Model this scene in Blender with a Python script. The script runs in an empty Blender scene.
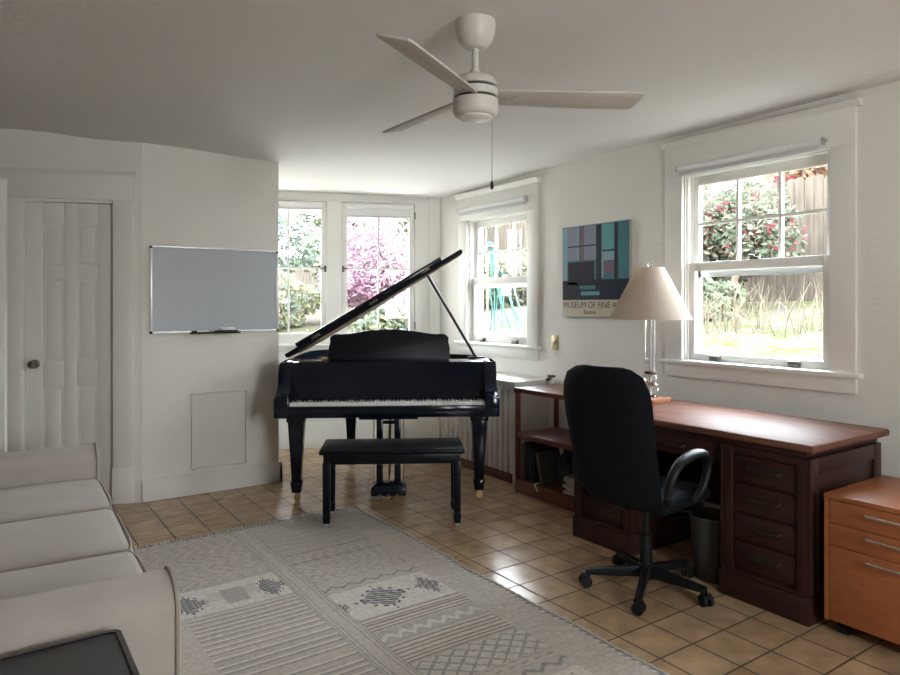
import bpy, bmesh, math, random
from mathutils import Vector, Matrix
random.seed(7)
PI = math.pi
C = bpy.context.scene.collection
R = math.radians

# ------------------------------------------------------------------ materials
def mat(name, col, rough=0.5, metal=0.0, spec=0.5, noise=None, bump=None, coat=0.0, trans=0.0, ior=1.45, sheen=0.0):
    """noise = (scale, amount, (sx,sy,sz)); bump = (scale, strength)"""
    m = bpy.data.materials.new(name); m.use_nodes = True
    nt = m.node_tree; b = nt.nodes['Principled BSDF']
    b.inputs['Base Color'].default_value = (*col, 1)
    b.inputs['Roughness'].default_value = rough
    b.inputs['Metallic'].default_value = metal
    b.inputs['Specular IOR Level'].default_value = spec
    b.inputs['Coat Weight'].default_value = coat
    b.inputs['Transmission Weight'].default_value = trans
    b.inputs['IOR'].default_value = ior
    b.inputs['Sheen Weight'].default_value = sheen
    if noise or bump:
        tc = nt.nodes.new('ShaderNodeTexCoord')
    if noise:
        mp = nt.nodes.new('ShaderNodeMapping'); mp.inputs['Scale'].default_value = noise[2] if len(noise) > 2 else (1, 1, 1)
        n = nt.nodes.new('ShaderNodeTexNoise'); n.inputs['Scale'].default_value = noise[0]; n.inputs['Detail'].default_value = 5
        rp = nt.nodes.new('ShaderNodeMapRange'); rp.inputs[1].default_value = .3; rp.inputs[2].default_value = .7
        rp.inputs[3].default_value = 1 - noise[1]; rp.inputs[4].default_value = 1 + noise[1]
        mx = nt.nodes.new('ShaderNodeMix'); mx.data_type = 'RGBA'; mx.blend_type = 'MULTIPLY'; mx.inputs[0].default_value = 1
        mx.inputs[6].default_value = (*col, 1)
        nt.links.new(tc.outputs['Object'], mp.inputs[0]); nt.links.new(mp.outputs[0], n.inputs[0])
        nt.links.new(n.outputs[0], rp.inputs[0]); nt.links.new(rp.outputs[0], mx.inputs[7])
        nt.links.new(mx.outputs[2], b.inputs['Base Color'])
    if bump:
        n2 = nt.nodes.new('ShaderNodeTexNoise'); n2.inputs['Scale'].default_value = bump[0]; n2.inputs['Detail'].default_value = 4
        bp = nt.nodes.new('ShaderNodeBump'); bp.inputs['Strength'].default_value = bump[1]; bp.inputs['Distance'].default_value = .01
        nt.links.new(tc.outputs['Object'], n2.inputs[0]); nt.links.new(n2.outputs[0], bp.inputs['Height'])
        nt.links.new(bp.outputs[0], b.inputs['Normal'])
    return m

M = {}
M['wall'] = mat('wall_paint', (.785, .770, .728), .85, noise=(1.5, .02), bump=(45, .32))
M['low_bounce'] = mat('low_bounce_wall', (.27, .22, .17), .6, noise=(4, .15, (6, 6, 1)))  # dark tone made up for the unseen walls, cuts bounced light
M['ceil'] = mat('ceiling_paint', (.75, .74, .73), .9, noise=(.9, .03), bump=(20, .35))
M['base'] = mat('baseboard_paint', (.69, .675, .63), .6)
M['trim'] = mat('trim_paint', (.78, .772, .735), .45, bump=(15, .06))
M['door'] = mat('door_paint', (.77, .765, .73), .5)
M['white'] = mat('white_enamel', (.82, .82, .80), .35)
M['blind'] = mat('blind_fabric', (.82, .82, .82), .7)
M['blindbar'] = mat('blind_bar_grey', (.55, .56, .57), .4)
M['black'] = mat('piano_black', (.004, .006, .014), .13, spec=.4)
M['satin'] = mat('satin_black', (.005, .006, .010), .36, spec=.3)
M['bench'] = mat('bench_black', (.004, .005, .008), .3, spec=.2, noise=(8, .3))
M['ivory'] = mat('key_ivory', (.83, .83, .80), .25)
M['ebony'] = mat('key_ebony', (.008, .008, .009), .25)
M['brass'] = mat('brass', (.60, .40, .18), .35, 1)
M['plate'] = mat('piano_plate_bronze', (.38, .26, .12), .4, .8)
M['lid_reflect'] = mat('lid_reflection', (.07, .038, .020), .5, spec=.12)  # brown colour standing for plate and strings reflected in the lid underside
M['sound'] = mat('spruce_board', (.50, .30, .13), .4)
M['chrome'] = mat('chrome', (.75, .75, .76), .18, 1)
M['steel'] = mat('brushed_steel', (.55, .55, .55), .35, 1)
M['knob'] = mat('door_knob_nickel', (.30, .29, .28), .25, 1)
M['alu'] = mat('aluminium', (.62, .63, .65), .4, .8)
M['board'] = mat('whiteboard_surface', (.45, .485, .52), .3, noise=(1.2, .03))
M['plastic'] = mat('black_plastic', (.007, .007, .009), .48, spec=.35)
M['fabric'] = mat('black_mesh_fabric', (.006, .007, .010), .8, spec=.15, noise=(60, .25), bump=(220, .2))
M['desk'] = mat('mahogany', (.038, .014, .011), .42, spec=.3, noise=(6, .35, (9, 1, 9)), bump=(40, .05))
M['desktop'] = mat('mahogany_top', (.155, .066, .043), .55, spec=.2, noise=(5, .30, (9, 1, 9)), bump=(30, .04))
M['deskpull'] = mat('dark_pull', (.030, .018, .014), .55, spec=.3)
M['shelfwood'] = mat('red_brown_wood', (.16, .05, .032), .4, noise=(6, .3, (9, 1, 9)))
M['orange'] = mat('cherry_veneer', (.36, .12, .042), .42, noise=(5, .12, (2, 2, 8)))
M['sofa'] = mat('beige_upholstery', (.41, .37, .335), .95, noise=(7, .06), bump=(420, .18), sheen=.2)
M['piping'] = mat('beige_piping', (.33, .285, .25), .95)
M['tabletop'] = mat('charcoal_table', (.035, .034, .034), .42, noise=(3, .15))
M['glass_clear'] = mat('clear_glass', (1, 1, 1), .02, trans=1.0, ior=1.45)
M['woodbase'] = mat('lamp_wood', (.28, .12, .06), .4)
M['bulb'] = mat('bulb_glass', (.85, .84, .8), .3)
M['darkbrown'] = mat('dark_brown_plinth', (.09, .035, .025), .5)
M['radiator'] = mat('radiator_paint', (.74, .71, .65), .5)
M['gapshade'] = mat('slat_gap_shade', (.05, .045, .04), .7)
M['valve'] = mat('old_valve', (.14, .12, .10), .4, .6)
M['paper'] = mat('white_paper', (.82, .82, .80), .8)
M['greyp'] = mat('grey_paper', (.42, .41, .38), .8)
M['cream'] = mat('cream_paper', (.58, .54, .44), .8)
M['ink'] = mat('dark_ink', (.10, .085, .07), .8)
M['bin'] = mat('grey_bin', (.045, .045, .040), .5)
M['outletp'] = mat('switch_plate', (.50, .40, .22), .4, .35)
M['rubber'] = mat('rubber', (.010, .010, .010), .6, spec=.3)
M['fan'] = mat('fan_white', (.62, .60, .56), .35)
M['fanblade'] = mat('fan_blade', (.52, .49, .455), .5)
M['fanglass'] = mat('fan_lens', (.80, .80, .80), .25)
M['dark'] = mat('vent_shade', (.03, .03, .03), .7)
M['sand'] = mat('fringe_thread', (.47, .45, .42), .95)

def shade_mat():
    m = bpy.data.materials.new('linen_shade'); m.use_nodes = True; nt = m.node_tree
    b = nt.nodes['Principled BSDF']; b.inputs['Base Color'].default_value = (.66, .57, .47, 1); b.inputs['Roughness'].default_value = .9
    tr = nt.nodes.new('ShaderNodeBsdfTranslucent'); tr.inputs[0].default_value = (.70, .58, .45, 1)
    mx = nt.nodes.new('ShaderNodeMixShader'); mx.inputs[0].default_value = .35
    nt.links.new(b.outputs[0], mx.inputs[1]); nt.links.new(tr.outputs[0], mx.inputs[2])
    nt.links.new(mx.outputs[0], nt.nodes['Material Output'].inputs[0])
    return m
M['shade'] = shade_mat()

def pane_mat():
    m = bpy.data.materials.new('window_glass'); m.use_nodes = True; nt = m.node_tree
    nt.nodes.remove(nt.nodes['Principled BSDF'])
    t = nt.nodes.new('ShaderNodeBsdfTransparent'); t.inputs[0].default_value = (.97, .98, .98, 1)
    g = nt.nodes.new('ShaderNodeBsdfGlossy'); g.inputs['Roughness'].default_value = .02
    lw = nt.nodes.new('ShaderNodeLayerWeight'); lw.inputs[0].default_value = .5
    pw = nt.nodes.new('ShaderNodeMath'); pw.operation = 'POWER'; pw.inputs[1].default_value = 5; nt.links.new(lw.outputs['Facing'], pw.inputs[0])
    f = nt.nodes.new('ShaderNodeMath'); f.operation = 'MULTIPLY_ADD'; f.inputs[1].default_value = .5; f.inputs[2].default_value = .025; nt.links.new(pw.outputs[0], f.inputs[0])
    mx = nt.nodes.new('ShaderNodeMixShader')
    nt.links.new(f.outputs[0], mx.inputs[0]); nt.links.new(t.outputs[0], mx.inputs[1]); nt.links.new(g.outputs[0], mx.inputs[2])
    nt.links.new(mx.outputs[0], nt.nodes['Material Output'].inputs[0])
    return m
M['pane'] = pane_mat()

def tile_mat():
    m = bpy.data.materials.new('floor_tile'); m.use_nodes = True; nt = m.node_tree; b = nt.nodes['Principled BSDF']
    L = nt.links.new
    g = nt.nodes.new('ShaderNodeNewGeometry')
    mp = nt.nodes.new('ShaderNodeMapping'); mp.inputs['Location'].default_value = (-.112 + 2.02, -.029 + 2.07, 0)
    br = nt.nodes.new('ShaderNodeTexBrick'); br.offset = 0; br.squash = 1
    br.inputs['Scale'].default_value = 1; br.inputs['Brick Width'].default_value = .202; br.inputs['Row Height'].default_value = .207
    br.inputs['Mortar Size'].default_value = .005; br.inputs['Mortar Smooth'].default_value = .25; br.inputs['Bias'].default_value = 0
    br.inputs['Color1'].default_value = (.50, .345, .21, 1); br.inputs['Color2'].default_value = (.41, .27, .155, 1)
    br.inputs['Mortar'].default_value = (.105, .068, .042, 1)
    n = nt.nodes.new('ShaderNodeTexNoise'); n.inputs['Scale'].default_value = 9; n.inputs['Detail'].default_value = 6
    rp = nt.nodes.new('ShaderNodeMapRange'); rp.inputs[1].default_value = .3; rp.inputs[2].default_value = .7; rp.inputs[3].default_value = .78; rp.inputs[4].default_value = 1.22
    mx = nt.nodes.new('ShaderNodeMix'); mx.data_type = 'RGBA'; mx.blend_type = 'MULTIPLY'; mx.inputs[0].default_value = 1
    L(g.outputs['Position'], mp.inputs[0]); L(mp.outputs[0], br.inputs[0]); L(mp.outputs[0], n.inputs[0])
    L(n.outputs[0], rp.inputs[0]); L(br.outputs['Color'], mx.inputs[6]); L(rp.outputs[0], mx.inputs[7]); L(mx.outputs[2], b.inputs['Base Color'])
    ro = nt.nodes.new('ShaderNodeMapRange'); ro.inputs[3].default_value = .21; ro.inputs[4].default_value = .8
    L(br.outputs['Fac'], ro.inputs[0]); L(ro.outputs[0], b.inputs['Roughness'])
    n2 = nt.nodes.new('ShaderNodeTexNoise'); n2.inputs['Scale'].default_value = 14; n2.inputs['Detail'].default_value = 3
    L(mp.outputs[0], n2.inputs[0])
    ad = nt.nodes.new('ShaderNodeMath'); ad.operation = 'MULTIPLY_ADD'; ad.inputs[1].default_value = -1.0
    L(br.outputs['Fac'], ad.inputs[0])
    sc_ = nt.nodes.new('ShaderNodeMath'); sc_.operation = 'MULTIPLY'; sc_.inputs[1].default_value = .5; L(n2.outputs[0], sc_.inputs[0]); L(sc_.outputs[0], ad.inputs[2])
    bp = nt.nodes.new('ShaderNodeBump'); bp.inputs['Strength'].default_value = .35; bp.inputs['Distance'].default_value = .004
    L(ad.outputs[0], bp.inputs['Height']); L(bp.outputs[0], b.inputs['Normal'])
    b.inputs['Specular IOR Level'].default_value = .5
    return m
M['tile'] = tile_mat()

def attr_mat(name, attr, rough=.95, bump=None):
    m = bpy.data.materials.new(name); m.use_nodes = True; nt = m.node_tree; b = nt.nodes['Principled BSDF']
    a = nt.nodes.new('ShaderNodeAttribute'); a.attribute_name = attr
    n = nt.nodes.new('ShaderNodeTexNoise'); n.inputs['Scale'].default_value = 60; n.inputs['Detail'].default_value = 4
    tc = nt.nodes.new('ShaderNodeTexCoord'); nt.links.new(tc.outputs['Object'], n.inputs[0])
    rp = nt.nodes.new('ShaderNodeMapRange'); rp.inputs[1].default_value = .3; rp.inputs[2].default_value = .7; rp.inputs[3].default_value = .86; rp.inputs[4].default_value = 1.14
    mx = nt.nodes.new('ShaderNodeMix'); mx.data_type = 'RGBA'; mx.blend_type = 'MULTIPLY'; mx.inputs[0].default_value = 1
    nt.links.new(n.outputs[0], rp.inputs[0]); nt.links.new(a.outputs[0], mx.inputs[6]); nt.links.new(rp.outputs[0], mx.inputs[7])
    nt.links.new(mx.outputs[2], b.inputs['Base Color']); b.inputs['Roughness'].default_value = rough
    bp = nt.nodes.new('ShaderNodeBump'); bp.inputs['Strength'].default_value = .4; bp.inputs['Distance'].default_value = .004
    n3 = nt.nodes.new('ShaderNodeTexNoise'); n3.inputs['Scale'].default_value = 150
    nt.links.new(tc.outputs['Object'], n3.inputs[0]); nt.links.new(n3.outputs[0], bp.inputs['Height']); nt.links.new(bp.outputs[0], b.inputs['Normal'])
    return m
GA = .22
M['rug'] = attr_mat('rug_weave', 'weave')

def leaf_mat(name, c1, c2, rough=.6, transl=.35):
    c1 = tuple(v * GA for v in c1); c2 = tuple(v * GA for v in c2)
    m = bpy.data.materials.new(name); m.use_nodes = True; nt = m.node_tree; b = nt.nodes['Principled BSDF']
    g = nt.nodes.new('ShaderNodeNewGeometry')
    mx = nt.nodes.new('ShaderNodeMix'); mx.data_type = 'RGBA'; mx.inputs[6].default_value = (*c1, 1); mx.inputs[7].default_value = (*c2, 1)
    nt.links.new(g.outputs['Random Per Island'], mx.inputs[0]); nt.links.new(mx.outputs[2], b.inputs['Base Color']); b.inputs['Roughness'].default_value = rough; b.inputs['Specular IOR Level'].default_value = .06
    t = nt.nodes.new('ShaderNodeBsdfTranslucent'); nt.links.new(mx.outputs[2], t.inputs[0])
    ms = nt.nodes.new('ShaderNodeMixShader'); ms.inputs[0].default_value = transl
    nt.links.new(b.outputs[0], ms.inputs[1]); nt.links.new(t.outputs[0], ms.inputs[2]); nt.links.new(ms.outputs[0], nt.nodes['Material Output'].inputs[0])
    return m
M['lf_green'] = leaf_mat('leaves_green', (.22, .30, .17), (.44, .52, .34))
M['lf_soft'] = leaf_mat('leaves_soft_green', (.36, .46, .38), (.60, .70, .58))
M['lf_dark'] = leaf_mat('leaves_dark_green', (.14, .19, .12), (.36, .42, .28))
M['lf_lime'] = leaf_mat('leaves_lime', (.46, .50, .24), (.74, .72, .46))
M['lf_pink'] = leaf_mat('petals_magenta', (1.0, .42, .68), (1.5, 1.1, 1.3))
M['lf_red'] = leaf_mat('petals_red', (.75, .06, .14), (.85, .22, .30))
M['lf_orange'] = leaf_mat('leaves_orange', (.74, .42, .24), (.90, .64, .42))
M['straw'] = leaf_mat('dry_stalks', (.50, .40, .26), (.72, .62, .46))
M['bark'] = mat('bark', (.12, .085, .06), .9, bump=(30, .5))
M['fence'] = mat('weathered_fence', (.052, .043, .034), .9, spec=.05, noise=(3, .3, (6, 6, .6)))
M['hose'] = mat('teal_hose', (.028, .085, .076), .6, spec=.15)

def ground_mat():
    m = bpy.data.materials.new('garden_ground'); m.use_nodes = True; nt = m.node_tree; b = nt.nodes['Principled BSDF']; L = nt.links.new
    g = nt.nodes.new('ShaderNodeNewGeometry')
    n = nt.nodes.new('ShaderNodeTexNoise'); n.inputs['Scale'].default_value = 1.1; n.inputs['Detail'].default_value = 6; n.inputs['Roughness'].default_value = .7
    n2 = nt.nodes.new('ShaderNodeTexNoise'); n2.inputs['Scale'].default_value = 14; n2.inputs['Detail'].default_value = 5; n2.inputs['Roughness'].default_value = .8
    cr = nt.nodes.new('ShaderNodeValToRGB')
    e = cr.color_ramp.elements; e[0].position = .36; e[0].color = (.028, .040, .010, 1); e[1].position = .585; e[1].color = (.046, .026, .027, 1)
    x = e.new(.48); x.color = (.042, .046, .020, 1); x = e.new(.53); x.color = (.075, .064, .056, 1)
    ad = nt.nodes.new('ShaderNodeMix'); ad.data_type = 'FLOAT'; ad.inputs[0].default_value = .5
    L(g.outputs['Position'], n.inputs[0]); L(g.outputs['Position'], n2.inputs[0]); L(n.outputs[0], ad.inputs[2]); L(n2.outputs[0], ad.inputs[3])
    L(ad.outputs[0], cr.inputs[0]); L(cr.outputs[0], b.inputs['Base Color']); b.inputs['Roughness'].default_value = .95; b.inputs['Specular IOR Level'].default_value = 0
    return m
M['ground'] = ground_mat()

# ------------------------------------------------------------------ mesh helpers
class MB:
    def __init__(s, mtx=None):
        s.v = []; s.f = []; s.mi = []; s.mats = []; s.m = mtx or Matrix()
    def idx(s, m):
        if m not in s.mats: s.mats.append(m)
        return s.mats.index(m)
    def add(s, vs, fs, m=None, mtx=None):
        o = len(s.v); mm = s.m @ mtx if mtx is not None else s.m
        s.v += [mm @ Vector(p) for p in vs]; s.f += [tuple(i + o for i in f) for f in fs]
        k = s.idx(m) if m else 0
        s.mi += [k] * len(fs); return s
    def bm(s, bm, m=None, mtx=None):
        bm.verts.index_update()
        s.add([v.co.copy() for v in bm.verts], [[v.index for v in f.verts] for f in bm.faces], m, mtx); bm.free(); return s
    def box(s, x0, x1, y0, y1, z0, z1, bev=0, seg=2, m=None, mtx=None):
        bm = bmesh.new(); bmesh.ops.create_cube(bm, size=1)
        for v in bm.verts:
            v.co = Vector(((x0 + x1) / 2 + v.co.x * (x1 - x0), (y0 + y1) / 2 + v.co.y * (y1 - y0), (z0 + z1) / 2 + v.co.z * (z1 - z0)))
        if bev: bmesh.ops.bevel(bm, geom=list(bm.edges), offset=bev, segments=seg, profile=.5, affect='EDGES')
        return s.bm(bm, m, mtx)
    def taper(s, cx, cy, z0, w0, d0, z1, w1, d1, bev=0, m=None, mtx=None, cx1=None, cy1=None):
        bm = bmesh.new(); bmesh.ops.create_cube(bm, size=1)
        for v in bm.verts:
            t = v.co.z + .5; w = w0 + (w1 - w0) * t; d = d0 + (d1 - d0) * t
            ox = cx + ((cx1 if cx1 is not None else cx) - cx) * t; oy = cy + ((cy1 if cy1 is not None else cy) - cy) * t
            v.co = Vector((ox + v.co.x * w, oy + v.co.y * d, z0 + (z1 - z0) * t))
        if bev: bmesh.ops.bevel(bm, geom=list(bm.edges), offset=bev, segments=2, profile=.5, affect='EDGES')
        return s.bm(bm, m, mtx)
    def lathe(s, prof, n=24, cx=0, cy=0, m=None, mtx=None):
        vs = []; fs = []
        for r, z in prof:
            for i in range(n):
                a = 2 * PI * i / n; vs.append((cx + r * math.cos(a), cy + r * math.sin(a), z))
        for j in range(len(prof) - 1):
            for i in range(n):
                k = (i + 1) % n; fs.append((j * n + i, j * n + k, (j + 1) * n + k, (j + 1) * n + i))
        if prof[0][0] > 1e-6: fs.append(tuple(reversed(range(n))))
        if prof[-1][0] > 1e-6: fs.append(tuple((len(prof) - 1) * n + i for i in range(n)))
        return s.add(vs, fs, m, mtx)
    def tube(s, pts, r, n=8, m=None, mtx=None, rr=None, flat=1.0, closed=False):
        pts = [Vector(p) for p in pts]; vs = []; fs = []; N = len(pts)
        up = Vector((0, 0, 1)); prev = None
        for i, p in enumerate(pts):
            if closed: t = pts[(i + 1) % N] - pts[i - 1]
            else: t = pts[min(i + 1, N - 1)] - pts[max(i - 1, 0)]
            t.normalize()
            if prev is None:
                a = up if abs(t.z) < .9 else Vector((1, 0, 0)); u = (a - t * a.dot(t)).normalized()
            else: u = (prev - t * prev.dot(t)).normalized()
            prev = u; w = t.cross(u); q = rr[i] if rr else r
            for k in range(n):
                an = 2 * PI * k / n; vs.append(p + u * (q * flat * math.cos(an)) + w * (q * math.sin(an)))
        for i in range(N if closed else N - 1):
            j = (i + 1) % N
            for k in range(n):
                l = (k + 1) % n; fs.append((i * n + k, i * n + l, j * n + l, j * n + k))
        if not closed:
            fs.append(tuple(reversed(range(n)))); fs.append(tuple((N - 1) * n + k for k in range(n)))
        return s.add(vs, fs, m, mtx)
    def prism(s, outline, a0, a1, axis='z', m=None, mtx=None, bev=0):
        """outline: 2D points; extruded along the axis from a0 to a1. axis z:(x,y) y:(x,z) x:(y,z)"""
        def P(u, v, a): return {'z': (u, v, a), 'y': (u, a, v), 'x': (a, u, v)}[axis]
        bm = bmesh.new(); n = len(outline)
        lo = [bm.verts.new(P(u, v, a0)) for u, v in outline]; hi = [bm.verts.new(P(u, v, a1)) for u, v in outline]
        bm.faces.new(list(reversed(lo))); bm.faces.new(hi)
        for i in range(n): bm.faces.new((lo[i], lo[(i + 1) % n], hi[(i + 1) % n], hi[i]))
        bmesh.ops.recalc_face_normals(bm, faces=bm.faces)
        if bev:
            es = [e for e in bm.edges if len({v in lo for v in e.verts}) == 1]
            bmesh.ops.bevel(bm, geom=es, offset=bev, segments=2, profile=.5, affect='EDGES')
        return s.bm(bm, m, mtx)
    def ring(s, outline, inner, z0, z1, m=None, mtx=None):
        n = len(outline); vs = []
        for pts, z in ((outline, z0), (outline, z1), (inner, z0), (inner, z1)): vs += [(x, y, z) for x, y in pts]
        fs = []
        for i in range(n):
            j = (i + 1) % n
            fs += [(i, j, n + j, n + i), (2 * n + j, 2 * n + i, 3 * n + i, 3 * n + j), (n + i, n + j, 3 * n + j, 3 * n + i), (j, i, 2 * n + i, 2 * n + j)]
        return s.add(vs, fs, m, mtx)
    def ball(s, c, r, n=16, m=None, sc=(1, 1, 1), mtx=None):
        prof = [(max(r * math.sin(PI * k / 10), 0), -r * math.cos(PI * k / 10)) for k in range(11)]
        prof[0] = (1e-7, -r); prof[-1] = (1e-7, r)
        t = Matrix.Translation(c) @ Matrix.Diagonal((*sc, 1))
        return s.lathe(prof, n, m=m, mtx=(mtx @ t) if mtx is not None else t)
    def build(s, name, m=None, parent=None, smooth=True, loc=None):
        me = bpy.data.meshes.new(name); me.from_pydata([tuple(v) for v in s.v], [], s.f)
        ml = s.mats or [m]
        for k in ml: me.materials.append(k if not isinstance(k, str) else M[k])
        if len(ml) > 1: me.polygons.foreach_set('material_index', s.mi)
        bm = bmesh.new(); bm.from_mesh(me); bmesh.ops.recalc_face_normals(bm, faces=bm.faces); bm.to_mesh(me); bm.free()
        if smooth:
            me.polygons.foreach_set('use_smooth', [True] * len(me.polygons)); me.set_sharp_from_angle(angle=R(38))
        o = bpy.data.objects.new(name, me); C.objects.link(o)
        if parent: o.parent = parent
        if loc: o.location = loc
        return o

def empty(name, loc=(0, 0, 0), rz=0):
    o = bpy.data.objects.new(name, None); C.objects.link(o); o.location = loc; o.rotation_euler = (0, 0, rz); o.empty_display_size = .1
    return o
def tag(o, label, cat, group=None):
    o['label'] = label; o['category'] = cat
    if group: o['group'] = group
    return o
def struct(o, label=None):
    o['kind'] = 'structure'
    if label: o['label'] = label
    return o
def copy_tree(o, parent=None):
    c = o.copy(); C.objects.link(c)
    if parent: c.parent = parent
    for ch in list(o.children): copy_tree(ch, c)
    return c
def mtr(x=0, y=0, z=0, rx=0, ry=0, rz=0):
    return Matrix.Translation((x, y, z)) @ Matrix.Rotation(rz, 4, 'Z') @ Matrix.Rotation(ry, 4, 'Y') @ Matrix.Rotation(rx, 4, 'X')
def smoothpts(p, n=6, closed=False):
    """Catmull-Rom through 2D/3D points"""
    p = [Vector(q) for q in p]; out = []; N = len(p)
    for i in range(N if closed else N - 1):
        a = p[i - 1] if (i > 0 or closed) else p[i]; b = p[i]; c = p[(i + 1) % N]; d = p[(i + 2) % N] if (closed or i + 2 < N) else c
        for k in range(n):
            t = k / n; out.append(.5 * ((2 * b) + (c - a) * t + (2 * a - 5 * b + 4 * c - d) * t * t + (3 * b - a - 3 * c + d) * t ** 3))
    if not closed: out.append(p[-1])
    return out

# ------------------------------------------------------------------ the room
XR = 3.71                       # inner face of the right wall
BC = Vector((3.71, 5.58, 0))    # corner of back wall and right wall
BD = Vector((math.cos(R(-22.5)), math.sin(R(-22.5)), 0))
WY = 5.04; WX0 = .90; WX1 = 1.87
HT = 2.75                       # walls run up past the ceiling
XL = -.62; YR = -2.3

struct(MB().box(XL - .2, 3.95, YR - .2, 7.6, -.2, 0).build('floor', M['tile'], smooth=False), 'square terracotta tile floor')

def ceil_z(x, y):
    pts = [(3.7, 1.5, 2.452), (3.7, 3.2, 2.443), (3.65, 5.6, 2.402), (2.29, 6.17, 2.415), (1.87, 5.04, 2.445), (.9, 5.04, 2.463), (.09, 5.38, 2.515), (1.58, 2.12, 2.45), (0, 0, 2.47), (3.7, -2, 2.45), (-.6, 3, 2.50)]
    sw = sz = 0
    for a, b, z in pts:
        w = 1 / ((a - x) ** 2 + (b - y) ** 2 + .05) ** 1.5; sw += w; sz += w * z
    return sz / sw
nx, ny = 24, 48; x0, x1, y0, y1 = XL - .2, 3.95, YR - .2, 7.6
vs = []; fs = []
for top in (0, 1):
    for j in range(ny + 1):
        for i in range(nx + 1):
            x = x0 + (x1 - x0) * i / nx; y = y0 + (y1 - y0) * j / ny
            vs.append((x, y, 2.9 if top else ceil_z(x, y)))
W_ = nx + 1; T_ = W_ * (ny + 1)
for j in range(ny):
    for i in range(nx):
        a = j * W_ + i; fs += [(a, a + W_, a + W_ + 1, a + 1), (T_ + a, T_ + a + 1, T_ + a + W_ + 1, T_ + a + W_)]
for i in range(nx): fs += [(i, i + 1, T_ + i + 1, T_ + i), (ny * W_ + i + 1, ny * W_ + i, T_ + ny * W_ + i, T_ + ny * W_ + i + 1)]
for j in range(ny): fs += [(j * W_ + W_, j * W_, T_ + j * W_, T_ + j * W_ + W_), (j * W_ + nx, j * W_ + W_ + nx, T_ + j * W_ + W_ + nx, T_ + j * W_ + nx)]
struct(MB().add(vs, fs).build('ceiling', M['ceil']), 'off-white plaster ceiling')

def wall_with_holes(mb, length, th, h, holes):
    """local: x along the wall 0..length, y 0..th (outwards), z 0..h; holes (x0,x1,z0,z1) sorted by x, not overlapping"""
    x = 0
    for a, b, c, d in holes:
        mb.box(x, a, 0, th, 0, h); mb.box(a, b, 0, th, 0, c); mb.box(a, b, 0, th, d, h); x = b
    mb.box(x, length, 0, th, 0, h)
    return mb

TH = .17
W1 = dict(y0=1.825, y1=2.745, z0=.985, z1=2.18)     # near double-hung window
W2 = dict(y0=4.25, y1=5.10, z0=1.0, z1=2.13)        # far double-hung window
# right wall: local x -> world +y, local y -> world +x
mR = Matrix(((0, 1, 0, XR), (1, 0, 0, YR), (0, 0, 1, 0), (0, 0, 0, 1)))
struct(wall_with_holes(MB(mR), 5.72 - YR, TH, HT, [(W1['y0'] - YR, W1['y1'] - YR, W1['z0'], W1['z1']), (W2['y0'] - YR, W2['y1'] - YR, W2['z0'], W2['z1'])]).build('wall_right', M['wall'], smooth=False), 'cream plaster wall with two sash windows')
# back wall: local x runs from its left end to the corner at t=0
BL = 2.75
mB = Matrix.Translation(BC) @ Matrix.Rotation(R(-22.5), 4, 'Z') @ Matrix.Translation((-BL, 0, 0))
W4 = dict(t0=-.96, t1=-.24, z0=.978, z1=2.342)
W3 = dict(t0=-1.81, t1=-1.087, z0=.978, z1=2.342)
struct(wall_with_holes(MB(mB), BL + .12, TH, HT, [(BL + W3['t0'], BL + W3['t1'], W3['z0'], W3['z1']), (BL + W4['t0'], BL + W4['t1'], W4['z0'], W4['z1'])]).build('wall_back', M['trim'], smooth=False), 'white back wall of the piano alcove with two casements')
# closet block carrying the whiteboard
struct(MB().box(WX0, WX1, WY, WY + .14, 0, HT).box(WX1 - .14, WX1, WY + .14, 6.42, 0, HT).build('wall_whiteboard', M['wall'], smooth=False), 'cream wall that carries the whiteboard')
# door wall: local x from the corner leftwards, local y outwards
ang = math.atan2(math.sin(R(157.5)), math.cos(R(157.5)))
mD = Matrix.Translation((WX0, WY, 0)) @ Matrix(((math.cos(ang), math.cos(ang - PI / 2), 0, 0), (math.sin(ang), math.sin(ang - PI / 2), 0, 0), (0, 0, 1, 0), (0, 0, 0, 1)))
# local (s, d): s leftwards along the wall, d>0 away from the room
def D(mb=None): return MB(mD)
struct(wall_with_holes(MB(mD), 1.72, .12, HT, [(.18, .742, 0, 2.045)]).build('wall_door', M['wall'], smooth=False), 'cream wall beside the closet door')
struct(MB().box(XL - .15, XL, YR, 5.75, 0, HT).build('wall_left', M['low_bounce'], smooth=False), 'unseen wall behind the sofa, coloured dark to cut bounced light')
# rear wall behind the camera, unseen, with a window added as fill light
RW_FILL = [(1.45, 2.4, 1.0, 2.2)]
mS = Matrix.Translation((XL, YR - .17, 0))
struct(wall_with_holes(MB(mS), XR - XL + .17, .17, HT, RW_FILL).build('wall_rear', M['low_bounce'], smooth=False), 'unseen wall behind the camera, coloured dark to cut bounced light')
for k, (a, b, c, d) in enumerate(RW_FILL):
    w = struct(empty('window_%d' % (5 + k), (XL + (a + b) / 2, YR, c)), 'added fill-light window in the unseen wall behind the camera')
    hw = (b - a) / 2
    f = MB()
    for u, v, p, q in ((-hw, -hw + .05, 0, d - c), (hw - .05, hw, 0, d - c), (-hw, hw, 0, .05), (-hw, hw, d - c - .05, d - c), (-.02, .02, 0, d - c)): f.box(u, v, -.12, -.06, p, q)
    f.build('frame', M['trim'], w, smooth=False)
    MB().box(-hw + .04, hw - .04, -.093, -.089, .04, d - c - .04).build('pane', M['pane'], w, smooth=False)

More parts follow.
